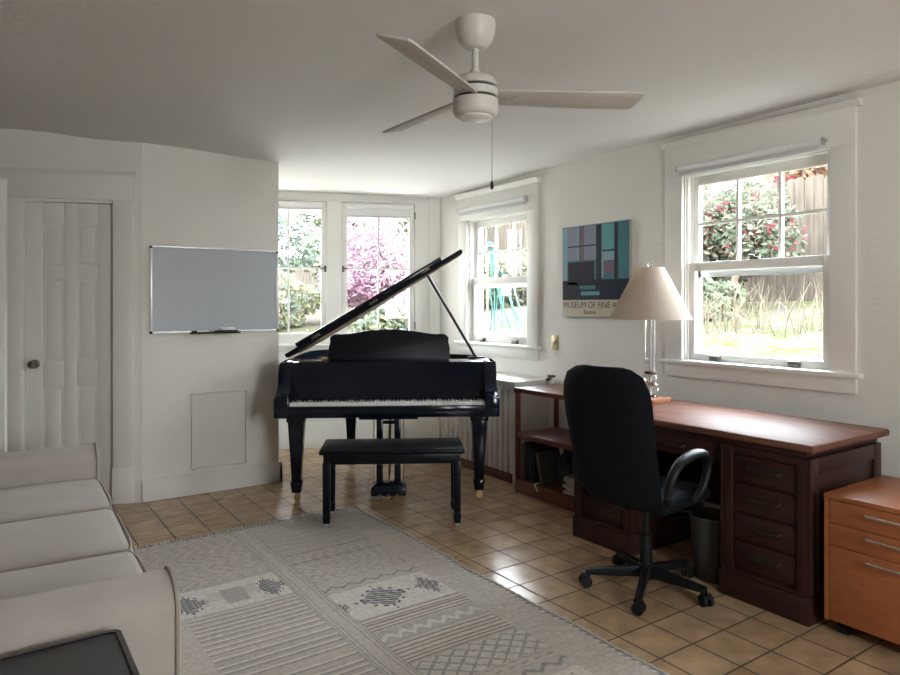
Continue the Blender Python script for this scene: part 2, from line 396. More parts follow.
# ------------------------------------------------------------------ trim
def base_prof(h, t): return [(0, 0), (t, 0), (t, h - .03), (t * .55, h - .012), (t * .45, h), (0, h)]
struct(MB().prism([(WY - u, z) for u, z in base_prof(.149, .022)], WX0, WX1 + .022, 'x').prism([(WX1 + u, z) for u, z in base_prof(.149, .022)], WY - .022, 6.3, 'y').build('baseboard_whiteboard', M['base']), 'white baseboard below the whiteboard')
struct(MB(mR).prism([(-u, z) for u, z in base_prof(.16, .02)], .0, 5.58 - YR, 'x', mtx=Matrix(((1, 0, 0, 0), (0, 1, 0, 0), (0, 0, 1, 0), (0, 0, 0, 1)))).build('baseboard_right', M['base']), 'white baseboard along the right wall')
struct(MB(mB).prism([(-u, z) for u, z in base_prof(.24, .02)], .4, BL, 'x').build('baseboard_back', M['trim']), 'tall white baseboard below the casements')
struct(MB(mB).box(BL - .105, BL, -.02, 0, .24, 2.5).box(.3, BL - .105, -.018, 0, 2.355, 2.375).box(.3, BL - .105, -.03, 0, .935, .965).build('trim_1', M['trim'], smooth=False), 'flat corner board and rails of the alcove wall')

# ------------------------------------------------------------------ double-hung windows in the right wall
def dh_window(name, W, ytop, crown, label, meet, glz0, apron, rail_lo):
    o = struct(empty(name, (XR, (W['y0'] + W['y1']) / 2, W['z0'])), label)
    cy = (W['y0'] + W['y1']) / 2; hw = (W['y1'] - W['y0']) / 2; Z = W['z0']
    mm = Matrix.Translation((0, 0, 0))
    co = .13
    # casing: side boards, head board and crown
    c = MB()
    for sgn in (-1, 1):
        a, b = sorted((sgn * hw, sgn * (hw + co)))
        c.box(-.024, 0, a, b, .01, W['z1'] - Z, .004)
    c.box(-.026, 0, -hw - co, hw + co, W['z1'] - Z, ytop - Z, .004)
    c.prism([(0, ytop - Z - .005), (-.028, ytop - Z - .005), (-.034, ytop - Z + .01), (-.05, ytop - Z + .03), (-.055, crown - Z), (0, crown - Z)], -hw - co - .025, hw + co + .025, 'y')
    c.build('casing', M['trim'], o)
    MB().box(-.055, .03, -hw - co - .03, hw + co + .03, -.012, .015, .007).build('stool', M['trim'], o)
    MB().box(-.022, 0, -hw - co + .0, hw + co, apron - Z, -.012, .004).build('apron', M['trim'], o)
    j = MB()
    for a, b in ((-hw, -hw + .008), (hw - .008, hw)): j.box(0, TH, a, b, 0, W['z1'] - Z)
    for a, b in ((-hw + .008, -hw + .02), (hw - .02, hw - .008)): j.box(.012, .024, a, b, 0, W['z1'] - Z); j.box(.062, .070, a, b, 0, W['z1'] - Z)
    j.box(0, TH, -hw, hw, W['z1'] - Z - .01, W['z1'] - Z)
    j.box(.03, TH + .03, -hw, hw, -.01, .012)
    j.build('jamb', M['trim'], o, smooth=False)
    st = .05; i = hw - .009; mz = meet - Z
    zt = W['z1'] - Z - .01
    # lower sash (room side)
    s = MB(); gx0, gx1 = .026, .062
    s.box(gx0, gx1, -i, -i + st, .013, mz + .02, .003).box(gx0, gx1, i - st, i, .013, mz + .02, .003)
    s.box(gx0, gx1, -i + st, i - st, .013, glz0 - Z, .003).box(gx0, gx1, -i + st, i - st, mz - .035, mz + .02, .003)
    ls = s.build('lower_sash', M['trim'], o)
    MB().box(.042, .046, -i + st - .005, i - st + .005, glz0 - Z - .005, mz - .03).build('pane', M['pane'], ls, smooth=False)
    # upper sash (garden side)
    s = MB(); gx0, gx1 = .070, .106; top = .055
    s.box(gx0, gx1, -i, -i + st, mz - .02, zt, .003).box(gx0, gx1, i - st, i, mz - .02, zt, .003)
    s.box(gx0, gx1, -i + st, i - st, mz - .022, mz + .02, .003).box(gx0, gx1, -i + st, i - st, zt - top, zt, .003)
    us = s.build('upper_sash', M['trim'], o)
    MB().box(.086, .090, -i + st - .005, i - st + .005, mz + .015, zt - top + .005).build('pane', M['pane'], us, smooth=False)
    g = MB(); gz0, gz1 = mz + .02, zt - top; gw = i - st
    for k in (1, 2):
        y = -gw + 2 * gw * k / 3; g.box(.074, .102, y - .009, y + .009, gz0, gz1)
    zz = (gz0 + gz1) / 2 ; g.box(.0745, .1015, -gw, gw, zz - .009, zz + .009)
    g.build('muntin_grid', M['trim'], us, smooth=False)
    # storm frame outside
    e = MB()
    for a, b, p, q in ((-hw, -hw + .035, 0, zt), (hw - .035, hw, 0, zt), (-hw, hw, 0, .03), (-hw, hw, mz - .07, mz - .03), (-hw, hw, zt - .035, zt)): e.box(.122, .142, a, b, p, q)
    e.build('storm_frame', M['alu'], o, smooth=False)
    for k in (-.30, .30):
        MB().box(.002, .03, k * 2 * hw * .9 - .034, k * 2 * hw * .9 + .034, .018, .052, .004).build('sash_lift', M['valve'], ls)
    lk = MB().box(.028, .055, -.030, .030, mz + .02, mz + .036, .003).tube([(.035, 0, mz + .040), (.035, .035, mz + .044)], .008)
    lk.build('sash_lock', M['valve'], ls)
    return o
dh_window('window_1', W1, 2.375, 2.405, 'near sash window above the desk', 1.60, 1.045, .89, 0)
dh_window('window_2', W2, 2.345, 2.378, 'far sash window above the radiator', 1.575, 1.085, .905, 0)
MB()
def roller(name, ya, yb, z, label, group):
    o = tag(empty(name, (XR - .05, (ya + yb) / 2, z)), label, 'roller blind', group)
    h = (yb - ya) / 2
    mt = Matrix.Rotation(PI / 2, 4, 'X')
    MB().tube([(0, -h, 0), (0, h, 0)], .021, 16).build('roll', M['blind'], o)
    MB().box(-.012, .014, -h + .01, h - .01, -.046, -.020, .006).build('hem_bar', M['blindbar'], o)
    for sgn in (-1, 1):
        MB().box(-.018, .022, *sorted((sgn * (h + .003), sgn * (h + .008))), -.02, .022, .002).tube([(0, sgn * h, 0), (0, sgn * (h + .03), 0)], .006).build('bracket', M['steel'], o)
    return o
roller('roller_blind', 1.85, 2.75, 2.215, 'white roller blind rolled up above the near sash window over the desk', 'rolled-up blinds on the right wall')
roller('roller_blind', 4.24, 5.18, 2.225, 'white roller blind rolled up above the far sash window by the radiator', 'rolled-up blinds on the right wall')

# ------------------------------------------------------------------ casement windows in the back wall
def casement(name, W, label, hinge_right, blind_to, blabel):
    mloc = Matrix.Translation(BC + BD * W['t0']); w = W['t1'] - W['t0']; h = W['z1'] - W['z0']
    o = struct(empty(name, tuple(BC + BD * W['t0'] + Vector((0, 0, W['z0']))), R(-22.5)), label)
    f = MB()
    for a, b, p, q in ((0, .006, 0, h), (w - .006, w, 0, h), (0, w, h - .006, h), (0, w, 0, .006)): f.box(a, b, .002, TH, p, q)
    f.box(.02, w - .02, .06, TH, .006, .03).box(.006, .03, .06, .08, 0, h).box(w - .03, w - .006, .06, .08, 0, h)
    f.build('jamb', M['trim'], o, smooth=False)
    s = MB(); st = .05; i0 = .010; i1 = w - .010; b0 = .010; b1 = h - .010; sb = .095
    s.box(i0, i0 + st, .008, .05, b0, b1, .003).box(i1 - st, i1, .008, .05, b0, b1, .003)
    s.box(i0 + st, i1 - st, .008, .05, b0, b0 + sb, .003).box(i0 + st, i1 - st, .008, .05, b1 - st, b1, .003)
    sash = s.build('sash', M['trim'], o)
    g = MB(); g.box(w / 2 - .009, w / 2 + .009, .014, .044, b0 + sb, b1 - st); zz = 1.70 - W['z0']; g.box(i0 + st, i1 - st, .0145, .0435, zz - .009, zz + .009)
    g.build('muntin_grid', M['trim'], sash, smooth=False)
    MB().box(i0 + st - .005, i1 - st + .005, .027, .031, b0 + sb - .005, b1 - st + .005).build('pane', M['pane'], sash, smooth=False)
    xl = (.022 if hinge_right else w - .022)
    MB().box(xl - .012, xl + .012, -.006, .01, 1.665 - W['z0'], 1.725 - W['z0'], .003).ball((xl, -.018, 1.70 - W['z0']), .014).tube([(xl, -.016, 1.70 - W['z0']), (xl + (.04 if hinge_right else -.04), -.022, 1.698 - W['z0'])], .007).build('latch', M['valve'], sash)
    for z in (1.15, 2.22):
        xh = w - .004 if hinge_right else .004
        MB().tube([(xh, -.003, z - W['z0'] - .035), (xh, -.003, z - W['z0'] + .035)], .006).build('hinge', M['valve'], o)
    MB().box(-.04, w + .04, -.045, .0, -.018, .0, .005).build('stool', M['trim'], o)
    bl = tag(empty('cordless_blind', tuple(BC + BD * W['t0'] + Vector((0, 0, W['z0']))), R(-22.5)), blabel, 'roller blind', 'short blinds on the casements')
    MB().box(.045, w - .045, -.032, .004, h - .066, h - .018, .008).build('headrail', M['blind'], bl)
    MB().box(.05, w - .05, -.016, -.012, blind_to - W['z0'], h - .06).build('fabric', M['blind'], bl, smooth=False)
    MB().box(.05, w - .05, -.021, -.007, blind_to - W['z0'] - .012, blind_to - W['z0'] + .004, .003).build('hem_bar', M['blindbar'], bl)
    return o
casement('window_3', W3, 'left casement window in the alcove', False, 2.262, 'white blind at the top of the left casement, beside the whiteboard wall')
casement('window_4', W4, 'right casement window in the alcove', True, 2.205, 'white blind drawn a little down the right casement, before pink blossom')

# ------------------------------------------------------------------ doors
d1 = struct(empty('door_1', (WX0, WY, 0)), 'white six-panel closet door')
md = mD.copy(); md.translation = (0, 0, 0)
leaf = MB(md); s0, s1, dz = .186, .736, 2.04
leaf.box(s0, s1, .045, .08, .008, dz)
pw = (s1 - s0); col = [(s0 + .105, s0 + pw / 2 - .04), (s0 + pw / 2 + .04, s1 - .105)]
# stiles and rails stand proud of the panels
def rail(a, b, p, q): leaf.box(a, b, .0405, .046, p, q, .003)
rail(s0, col[0][0], .008, dz); rail(col[1][1], s1, .008, dz); rail(col[0][1], col[1][0], .008, dz)
rows = [(.20, .80), (.97, 1.53), (1.61, 1.90)]
zz = [(.008, .20), (.80, .97), (1.53, 1.61), (1.90, dz)]
for a, b in col:
    for p, q in zz: rail(a, b, p, q)
    for p, q in rows: leaf.box(a + .022, b - .022, .0422, .047, p + .022, q - .022, .004)
lf = leaf.build('door_leaf', M['door'], d1)
kn = MB(md @ Matrix.Translation((.675, .034, .955)) @ Matrix.Rotation(PI / 2, 4, 'X'))
kn.lathe([(.03, 0), (.03, .006), (.011, .012), (.010, .03), (.026, .042), (.029, .055), (.022, .066), (.001, .069)], 20)
kn.build('knob', M['knob'], lf)
cs = MB(md)
cs.box(.051, .18, -.022, 0, 0, 2.06, .004).box(.742, .865, -.022, 0, 0, 2.06, .004)
cs.box(.051, .865, -.024, 0, 2.06, 2.235, .004).prism([(0, 2.225), (-.026, 2.225), (-.032, 2.238), (-.05, 2.25), (-.05, 2.268), (0, 2.268)], .035, .88, 'x')
cs.box(.18, .184, -.002, .11, 0, 2.045).box(.738, .742, -.002, .11, 0, 2.045).box(.18, .742, -.002, .11, 2.041, 2.045)
cs.box(.045, .184, -.028, 0, 0, .245, .004)
cs.build('casing', M['trim'], d1)
struct(MB(mD).prism([(-u, z) for u, z in base_prof(.149, .02)], 0.0, .05, 'x').build('baseboard_door', M['base']), 'white baseboard beside the closet door')
d2 = struct(empty('door_2', (.105, 4.42, 0), R(157.5)), 'white door standing open at the left edge')
l2 = MB().box(0, .70, -.0175, .0175, .012, 2.035, .002)
for a, b in ((.1, .31), (.39, .6)):
    for p, q in rows:
        l2.box(a, b, -.0205, -.0165, p, q, .002); l2.box(a, b, .0165, .0205, p, q, .002)
l2 = l2.build('door_leaf', M['door'], d2)
k2 = MB()
for sg in (1, -1):
    k2.lathe([(.03, 0), (.03, .006), (.011, .012), (.010, .03), (.026, .042), (.029, .055), (.022, .066), (.001, .069)], 20, mtx=Matrix.Translation((.068, sg * .0175, 1.02)) @ Matrix.Rotation(-sg * PI / 2, 4, 'X'))
k2.build('knob', M['steel'], l2)

# ------------------------------------------------------------------ wall things
pn = tag(empty('access_panel', (1.421, WY, .18)), 'small painted access panel low on the whiteboard wall', 'access panel')
MB().box(-.188, .188, -.012, 0, .002, .533, .003).build('panel_face', M['wall'], pn)
f = MB()
for a, b, p, q in ((-.197, -.19, -.004, .541), (.19, .197, -.004, .541), (-.19, .19, .535, .548), (-.19, .19, -.012, 0)): f.box(a, b, -.022, 0, p, q, .003)
f.build('rim', M['trim'], pn)

wb = tag(empty('whiteboard', (1.405, WY, 1.155)), 'blank blue-grey whiteboard with thin aluminium frame on the left wall', 'whiteboard')
MB().box(-.45, .45, -.014, -.002, .005, .600).build('writing_surface', M['board'], wb, smooth=False)
f = MB()
f.box(-.455, .455, -.020, 0, .596, .611, .002).box(-.455, .455, -.020, 0, -.004, .011, .002).box(-.455, -.438, -.020, 0, .01, .598, .002).box(.440, .455, -.020, 0, .01, .598, .002)
f.build('frame', M['alu'], wb)
for a in (-1, 1):
    for z in (0, .592):
        MB().box(*sorted((a * .440, a * .458)), -.023, 0, z - .005, z + .013, .004).build('corner_cap', M['plastic'], wb)
MB().box(-.20, .155, -.062, -.018, -.010, -.004, .001).box(-.20, .155, -.062, -.058, -.010, .003, .001).build('tray', M['plastic'], wb)
def marker(x0, ln, dy, name, label, capm, bodym):
    o = tag(empty(name, (x0, WY - .04 + dy, 1.1515 + .0085)), label, 'marker')
    MB().tube([(.03, 0, 0), (ln, 0, 0)], .0078, 12).build('barrel', bodym, o)
    MB().tube([(0, 0, 0), (.034, 0, 0)], .0085, 12).build('cap', capm, o)
    return o
marker(1.222, .115, .004, 'whiteboard_marker', 'white marker with black cap at left end of the whiteboard tray', M['plastic'], M['paper'])
marker(1.342, .10, .004, 'whiteboard_marker', 'black marker with pale cap between white marker and eraser on tray', M['greyp'], M['plastic'])
er = tag(empty('board_eraser', (1.475, WY - .04, 1.1515)), 'felt board eraser with white top at right end of the tray', 'eraser')
MB().box(-.07, .07, -.016, .016, 0, .016, .004).build('felt_pad', M['plastic'], er)
MB().box(-.055, .05, -.014, .014, .016, .034, .005).build('grip', M['paper'], er)

sw = tag(empty('light_switch', (XR, 3.937, 1.055)), 'brass light switch plate on the right wall beside far window', 'light switch')
MB().box(-.006, 0, -.036, .036, -.058, .058, .003).build('plate', M['outletp'], sw)
MB().box(-.018, -.004, -.006, .006, -.010, .014, .002).build('toggle', M['cream'], sw)

po = tag(empty('poster', (XR, 3.50, 1.262)), 'museum poster on board in blues above a cream caption band', 'poster')
hw, ph = .332, .682
MB().box(-.024, -.0005, -hw, hw, 0, ph, .002).build('backing_board', mat('poster_edge', (.35, .35, .33), .6), po)
art = MB()
def colr(n, c): return mat(n, c, .6, spec=.2)
c_teal = colr('art_teal', (.055, .17, .20)); c_pale = colr('art_pale_blue', (.22, .36, .42)); c_lav = colr('art_lavender', (.22, .24, .31)); c_navy = colr('art_navy', (.008, .018, .036))
c_plum = colr('art_plum', (.016, .011, .020)); c_sea = colr('art_sea', (.12, .34, .36)); c_dk = colr('art_dark', (.02, .025, .035)); c_mau = colr('art_mauve', (.16, .12, .15))
def patch(u0, u1, v0, v1, m, lay=0):   # u 0..1 from far side to near side as seen from the room, v 0..1 upward
    y0_ = hw - 2 * hw * u1; y1_ = hw - 2 * hw * u0
    art.box(-.0262 - .0004 * lay, -.0235, y0_, y1_, ph * v0, ph * v1, m=m)
patch(.008, .992, .185, .992, c_teal)
patch(.01, .085, .40, .985, c_pale, 1); patch(.085, .27, .62, .985, c_lav, 1); patch(.27, .35, .60, .985, c_mau, 1); patch(.35, .53, .62, .985, c_lav, 1)
patch(.53, .61, .40, .985, c_dk, 1); patch(.61, .79, .70, .985, c_sea, 1); patch(.61, .79, .46, .70, c_mau, 1); patch(.64, .79, .60, .69, c_pale, 2); patch(.79, .84, .40, .985, c_dk, 1)
patch(.01, .99, .187, .40, c_navy, 1); patch(.10, .50, .35, .60, c_plum, 2); patch(.01, .24, .187, .38, c_plum, 2); patch(.28, .52, .30, .34, c_teal, 3); patch(.30, .58, .235, .275, c_sea, 3)
patch(.24, .27, .62, .985, c_pale, 2); patch(.09, .53, .765, .78, c_dk, 3); patch(.61, .79, .70, .712, c_dk, 3); patch(.61, .635, .42, .70, c_pale, 3)
art.mats = list(dict.fromkeys(art.mats))
art.build('picture', None, po, smooth=False)
MB().box(-.0256, -.0235, -hw + .004, hw - .004, .004, ph * .182).build('caption_band', M['cream'], po, smooth=False)
def lettering(txt, size, y, z, parent, name, width=None):
    cu = bpy.data.curves.new('lettering_curve', 'FONT'); cu.body = txt; cu.size = size; cu.extrude = .0004; cu.align_x = 'LEFT'; cu.resolution_u = 3
    t = bpy.data.objects.new('tmp', cu); C.objects.link(t); bpy.context.view_layer.update()
    me = bpy.data.meshes.new_from_object(t.evaluated_get(bpy.context.evaluated_depsgraph_get())); bpy.data.objects.remove(t)
    xs = [v.co.x for v in me.vertices]; s = (width / (max(xs) - min(xs))) if width else 1
    for v in me.vertices: v.co = Vector((-.0262 - v.co.z, y - (v.co.x - min(xs)) * s, z + v.co.y))
    me.materials.clear(); me.materials.append(M['ink']); o = bpy.data.objects.new(name, me); C.objects.link(o); o.parent = parent
    return o
lettering('MUSEUM OF FINE ARTS', .066, hw - .018, .066, po, 'lettering', 2 * hw - .036)
lettering('Boston', .042, hw - .23, .022, po, 'lettering')

# ------------------------------------------------------------------ ceiling fan
FX, FY = 1.577, 2.12; fz = ceil_z(FX, FY)
fan = tag(empty('ceiling_fan', (FX, FY, fz)), 'three-blade white ceiling fan with pull chain below the ceiling', 'ceiling fan')
MB().lathe([(.076, .004), (.078, -.012), (.078, -.03), (.073, -.058), (.060, -.084), (.043, -.101), (.030, -.108)], 32).build('canopy', M['fan'], fan)
MB().lathe([(.0125, -.10), (.0125, -.207)], 16).lathe([(.018, -.190), (.021, -.206), (.021, -.212)], 16).build('downrod', M['fan'], fan)
MB().lathe([(.022, -.206), (.055, -.211), (.073, -.224), (.082, -.243), (.083, -.252), (.075, -.254), (.075, -.263), (.086, -.266), (.087, -.294), (.080, -.296), (.080, -.304), (.088, -.306), (.089, -.345), (.084, -.362), (.072, -.371), (.066, -.371)], 40).build('motor_housing', M['fan'], fan)
MB().lathe([(.0765, -.2545), (.0765, -.2625)], 32).lathe([(.0815, -.2962), (.0815, -.3038)], 32).build('vent_shade_ring', M['dark'], fan)  # dark rings painted as the shade inside the motor grooves
MB().lathe([(.066, -.369), (.066, -.374), (.060, -.379), (.040, -.384), (.001, -.386)], 32).build('lens', M['fanglass'], fan)
for k in range(3):
    a = R(-29.3 + 120 * k)
    mt = Matrix.Rotation(a, 4, 'Z') @ Matrix.Translation((0, 0, -.291)) @ Matrix.Rotation(R(-15), 4, 'X')
    out = [(.085, -.042), (.12, -.050), (.40, -.056), (.640, -.062), (.657, -.056), (.660, -.048), (.640, .050), (.625, .058), (.40, .058), (.12, .052), (.085, .044)]
    b = MB(mt).prism(out, -.004, .004, 'z', bev=.0015)
    b = b.build('blade', M['fanblade'], fan)
    for p in ((.115, 0), (.155, .018), (.155, -.018)): MB(mt).lathe([(.0055, -.0075), (.0055, .0075)], 10, *p).build('screw', M['steel'], b)
MB().tube([(.065 * math.cos(R(-34)), .065 * math.sin(R(-34)), -.36), (.064 * math.cos(R(-34)), .064 * math.sin(R(-34)), -.625)], .0016, 6).build('pull_chain', M['steel'], fan)
MB().lathe([(.001, -.652), (.006, -.648), (.007, -.635), (.004, -.622), (.001, -.618)], 12, .064 * math.cos(R(-34)), .064 * math.sin(R(-34))).build('pull_knob', M['plastic'], fan)

# ------------------------------------------------------------------ piano
PA = R(-31.2)
pi_ = tag(empty('grand_piano', (2.333, 4.152, 0), PA), 'black baby grand piano with raised lid in the window alcove', 'piano')
RT = .95
corner = [(-.755, .02), (-.755, .5), (-.755, 1.08), (-.725, 1.28), (-.61, 1.41), (-.43, 1.465), (-.25, 1.44), (-.09, 1.34), (.07, 1.17), (.24, 1.0), (.44, .86), (.61, .74), (.715, .59), (.755, .42), (.755, .02)]
outl = [(p.x, p.y) for p in smoothpts([(x, y, 0) for x, y in corner], 4)]
def inset(pts, d):
    out = []; n = len(pts)
    for i in range(n):
        a = Vector(pts[i - 1]); b = Vector(pts[i]); c = Vector(pts[(i + 1) % n])
        e1 = (b - a).normalized(); e2 = (c - b).normalized(); n1 = Vector((e1.y, -e1.x)); n2 = Vector((e2.y, -e2.x)); nn = (n1 + n2)
        nn = nn / max(nn.length_squared, .5) * 2; out.append(tuple(b + nn * d))
    return out
inn = inset(outl, .036)
MB().ring(outl, inn, .63, RT).build('rim', M['black'], pi_)
MB().prism(inn, .70, .72, 'z').build('soundboard', M['sound'], pi_, smooth=False)
MB().prism(inset(outl, .05), .845, .86, 'z').box(-.70, .70, .30, .34, .86, .885, .005).build('plate', M['plate'], pi_, smooth=False)
st = MB()
for k in range(52):
    x = -.62 + 1.22 * k / 51
    ye = 1.28 if x < -.25 else max(.5, 1.28 - (x + .25) * .92)
    if x > .3: ye = max(.48, .80 - (x - .3) * .75)
    st.add([(x - .0008, .34, .884), (x + .0008, .34, .884), (x + .0008, ye, .874), (x - .0008, ye, .874)], [(0, 1, 2, 3)])
st.build('strings', M['steel'], pi_, smooth=False)
MB().box(-.755, .755, -.15, .22, .589, .636, .005).build('keybed', M['black'], pi_)
MB().box(-.665, .665, -.16, -.134, .600, .668, .006).build('keyslip', M['black'], pi_)
for sg in (-1, 1):
    arm = MB().prism([(-.150, .63), (-.152, .70), (-.145, .735), (-.10, .752), (-.055, .775), (-.035, .82), (-.02, .88), (.005, .935), (.03, RT), (.30, RT), (.30, .63)], *sorted((sg * .668, sg * .7555)), 'x', bev=.004)
    arm.build('arm', M['black'], pi_)
    MB().box(*sorted((sg * .66, sg * .760)), -.165, .06, .589, .722, .008).build('key_block', M['black'], pi_)
fb = MB(Matrix.Translation((0, .030, .70)) @ Matrix.Rotation(R(-9), 4, 'X')).box(-.668, .668, 0, .022, 0, .208, .006)
fb = fb.build('fallboard', M['black'], pi_)
MB(Matrix.Translation((0, .030, .70)) @ Matrix.Rotation(R(-9), 4, 'X')).box(-.035, .035, -.0008, .0, .052, .060).build('maker_mark', M['deskpull'], fb, smooth=False)
MB().box(-.668, .668, .055, .10, .905, .927, .005).box(-.752, .752, .052, .30, .926, RT - .001, .006).build('front_ledge', M['black'], pi_)
MB().box(-.668, .668, .045, .30, .636, .66).build('action_rail', M['satin'], pi_, smooth=False)
kb = MB().box(-.665, .665, -.132, .05, .636, .664).build('keyboard', M['satin'], pi_, smooth=False)
kw = 1.32 / 52
wk = None
for i in range(52):
    x = -.66 + kw * (i + .5)
    if wk is None:
        wk = MB().box(-kw / 2 + .0006, kw / 2 - .0006, -.130, .028, .664, .688, .0012).build('white_key', M['ivory'], kb); o = wk
    else: o = wk.copy(); C.objects.link(o); o.parent = kb
    o.location = (x, 0, 0)
bk = None
for i in range(51):
    if (i + 5) % 7 in (2, 6): continue
    x = -.66 + kw * (i + 1)
    if bk is None: bk = MB().taper(0, -.015, .686, .0125, .090, .699, .0095, .084, .0012).build('black_key', M['ebony'], kb); o = bk
    else: o = bk.copy(); C.objects.link(o); o.parent = kb
    o.location = (x, 0, 0)
# music desk
mdk = [(-.43, 0), (-.445, .03), (-.44, .10), (-.43, .14), (-.435, .168), (-.415, .188), (-.39, .196), (-.34, .194), (-.28, .200), (-.18, .217), (-.08, .228), (0, .231)]
mdk = mdk + [(-x, z) for x, z in reversed(mdk[:-1])]
mo = MB(Matrix.Translation((0, .20, RT - .002)) @ Matrix.Rotation(R(-14), 4, 'X')).prism(mdk, 0, .016, 'y', bev=.003).build('music_desk', M['satin'], pi_)
MB().box(-.43, .43, .165, .205, RT - .002, RT + .012, .003).build('music_ledge', M['satin'], mo)
MB().box(-.50, -.44, .26, .33, RT - .002, RT + .012, .003).build('rail_end', M['sound'], pi_)
# lid (hinged on the bass side) with the front flap folded back onto it
LA = R(31)
ml = Matrix.Translation((-.757, 0, RT + .012)) @ Matrix.Rotation(-LA, 4, 'Y') @ Matrix.Translation((.757, 0, 0))
lid_o = [(x * 1.012, y) for x, y in outl if y > .33]
lid_o = [(-.764, .33)] + lid_o + [(.764, .33)]
lid = MB(ml).prism(lid_o, 0, .030, 'z', bev=.004).build('lid', M['black'], pi_)
MB(ml).box(-.66, .60, .335, .66, .031, .060, .006).build('folded_flap', M['black'], lid)
for x in (-.5, 0, .45): MB(ml).box(x - .035, x + .035, .329, .336, .018, .036, .002).build('flap_hinge', M['valve'], lid)
MB(ml).prism(inset(lid_o, .012), -.006, 0, 'z').build('lid_reflection', M['lid_reflect'], lid, smooth=False)  # thin panel carrying the painted reflection
h = MB()
for y in (.45, 1.0): h.tube([(-.758, y - .04, RT + .008), (-.758, y + .04, RT + .008)], .007)
h.build('lid_hinge', M['brass'], pi_)
pb = Vector((.66, .47, RT - .01)); pt = ml @ Vector((.455, .52, -.008))
pr = MB().tube([pb, pt], .011, 10).build('lid_prop', M['satin'], pi_)
MB().box(.60, .72, .445, .495, RT - .012, RT + .004, .003).build('prop_socket', M['satin'], pi_)
# legs
def pleg(x, y):
    l = MB().box(x - .062, x + .062, y - .062, y + .062, .545, .592, .005).taper(x, y, .135, .064, .064, .545, .108, .108, .006).taper(x, y, .055, .062, .062, .135, .082, .082, .006)
    l = l.build('leg', M['black'], pi_)
    c = MB().lathe([(.012, .058), (.012, .04)], 10, x, y).tube([(x + .004, y - .012, .022), (x + .004, y + .012, .022)], .022, 16)
    c.box(x - .010, x + .016, y - .019, y - .014, .02, .05).box(x - .010, x + .016, y + .014, y + .019, .02, .05)
    c.build('caster', M['brass'], l)
pleg(-.632, .0); pleg(.632, .0); pleg(-.36, 1.17)
# pedal lyre
ly = MB().box(-.205, .205, -.01, .12, .552, .590, .004).box(-.085, -.040, .02, .07, .10, .555, .005).box(.040, .085, .02, .07, .10, .555, .005).box(-.06, .06, .03, .06, .515, .535).taper(0, .045, .022, .244, .13, .072, .244, .13, .005).taper(0, .045, .072, .244, .12, .108, .17, .10, .005)
ly = ly.build('lyre', M['black'], pi_)
r_ = MB()
for x in (-.105, 0, .105): r_.tube([(x, .06, .105), (x, .06, .56)], .004)
r_.build('pedal_rods', M['brass'], ly)
for x in (-.06, 0, .06):
    MB().prism([(x - .010, -.02), (x - .014, -.085), (x - .008, -.105), (x + .008, -.105), (x + .014, -.085), (x + .010, -.02)], .026, .036, 'z', bev=.003).build('pedal', M['brass'], ly)
MB().tube([(.0, .09, .12), (0, .62, .63)], .007).build('lyre_brace', M['satin'], ly)

# bench
import math as _m
bn = tag(empty('piano_bench', (2.121, 3.720, 0), R(-31)), 'long black wooden piano bench in front of the grand piano', 'bench')
MB().box(-.44, .44, -.17, .19, .446, .478, .012, 3).build('seat', M['bench'], bn)
MB().box(-.415, .415, -.145, .165, .385, .448, .004).build('apron', M['bench'], bn)
for sx in (-1, 1):
    for y in (-.13, .15):
        zr = .0105 if (sx < 0 and y < 0) else 0
        l = MB().taper(sx * .396, y, .085, .042, .042, .40, .048, .048, .004).taper(sx * .396, y, .02 + zr, .040, .040, .075, .050, .050, .004).box(sx * .396 - .017, sx * .396 + .017, y - .017, y + .017, .07, .09)
        l = l.build('leg', M['bench'], bn)
        MB().lathe([(.016, zr), (.018, zr + .006), (.015, zr + .022)], 12, sx * .396, y).build('glide', M['steel'], l)

# ------------------------------------------------------------------ radiator with cover
rd = tag(empty('radiator_cover', (3.5, 4.46, 0)), 'cream slatted radiator cover under the far window behind the piano', 'radiator cover')
ya, yb = -.52, .55; xa = -.20; xb = .205
MB().box(xa - .012, xb, ya - .012, yb + .01, .752, .772, .005).build('top', M['radiator'], rd)
MB().box(xa + .02, xb - .02, ya, ya + .012, .0, .752).box(xa, xa + .034, ya, ya + .03, .0, .752, .003).box(xb - .04, xb - .005, ya, ya + .03, 0, .752, .003).build('end_panel', M['radiator'], rd, smooth=False)
MB().box(xa + .02, xb - .02, yb - .012, yb, 0, .752).build('end_panel', M['radiator'], rd, smooth=False)
g = MB().box(xa + .002, xa + .03, ya + .03, yb, .70, .752)
n = 16
for k in range(n):
    y = ya + .045 + (yb - ya - .06) * k / (n - 1); g.box(xa + .0, xa + .024, y - .024, y + .024, .07, .71, .006)
g.build('grille', M['radiator'], rd)
MB().box(xa + .03, xa + .036, ya + .03, yb - .012, .07, .70).build('gap_shade_panel', M['gapshade'], rd, smooth=False)  # dark sheet painted as the shade between the slats
MB().box(xa - .006, xa + .03, ya + .03, yb, .0, .065, .004).build('plinth', M['darkbrown'], rd)
rv = tag(empty('radiator_valve', (3.62, 3.885, 0)), 'old iron valve handle beside the radiator cover end', 'valve')
MB().lathe([(.016, 0), (.016, .74), (.022, .745), (.022, .775), (.012, .78), (.010, .80)], 14).build('pipe', M['radiator'], rv)
MB().lathe([(.030, .792), (.034, .797), (.034, .803), (.028, .81), (.006, .812)], 16).tube([(0, 0, .778), (-.05, .0, .778)], .012).build('handwheel', M['valve'], rv)

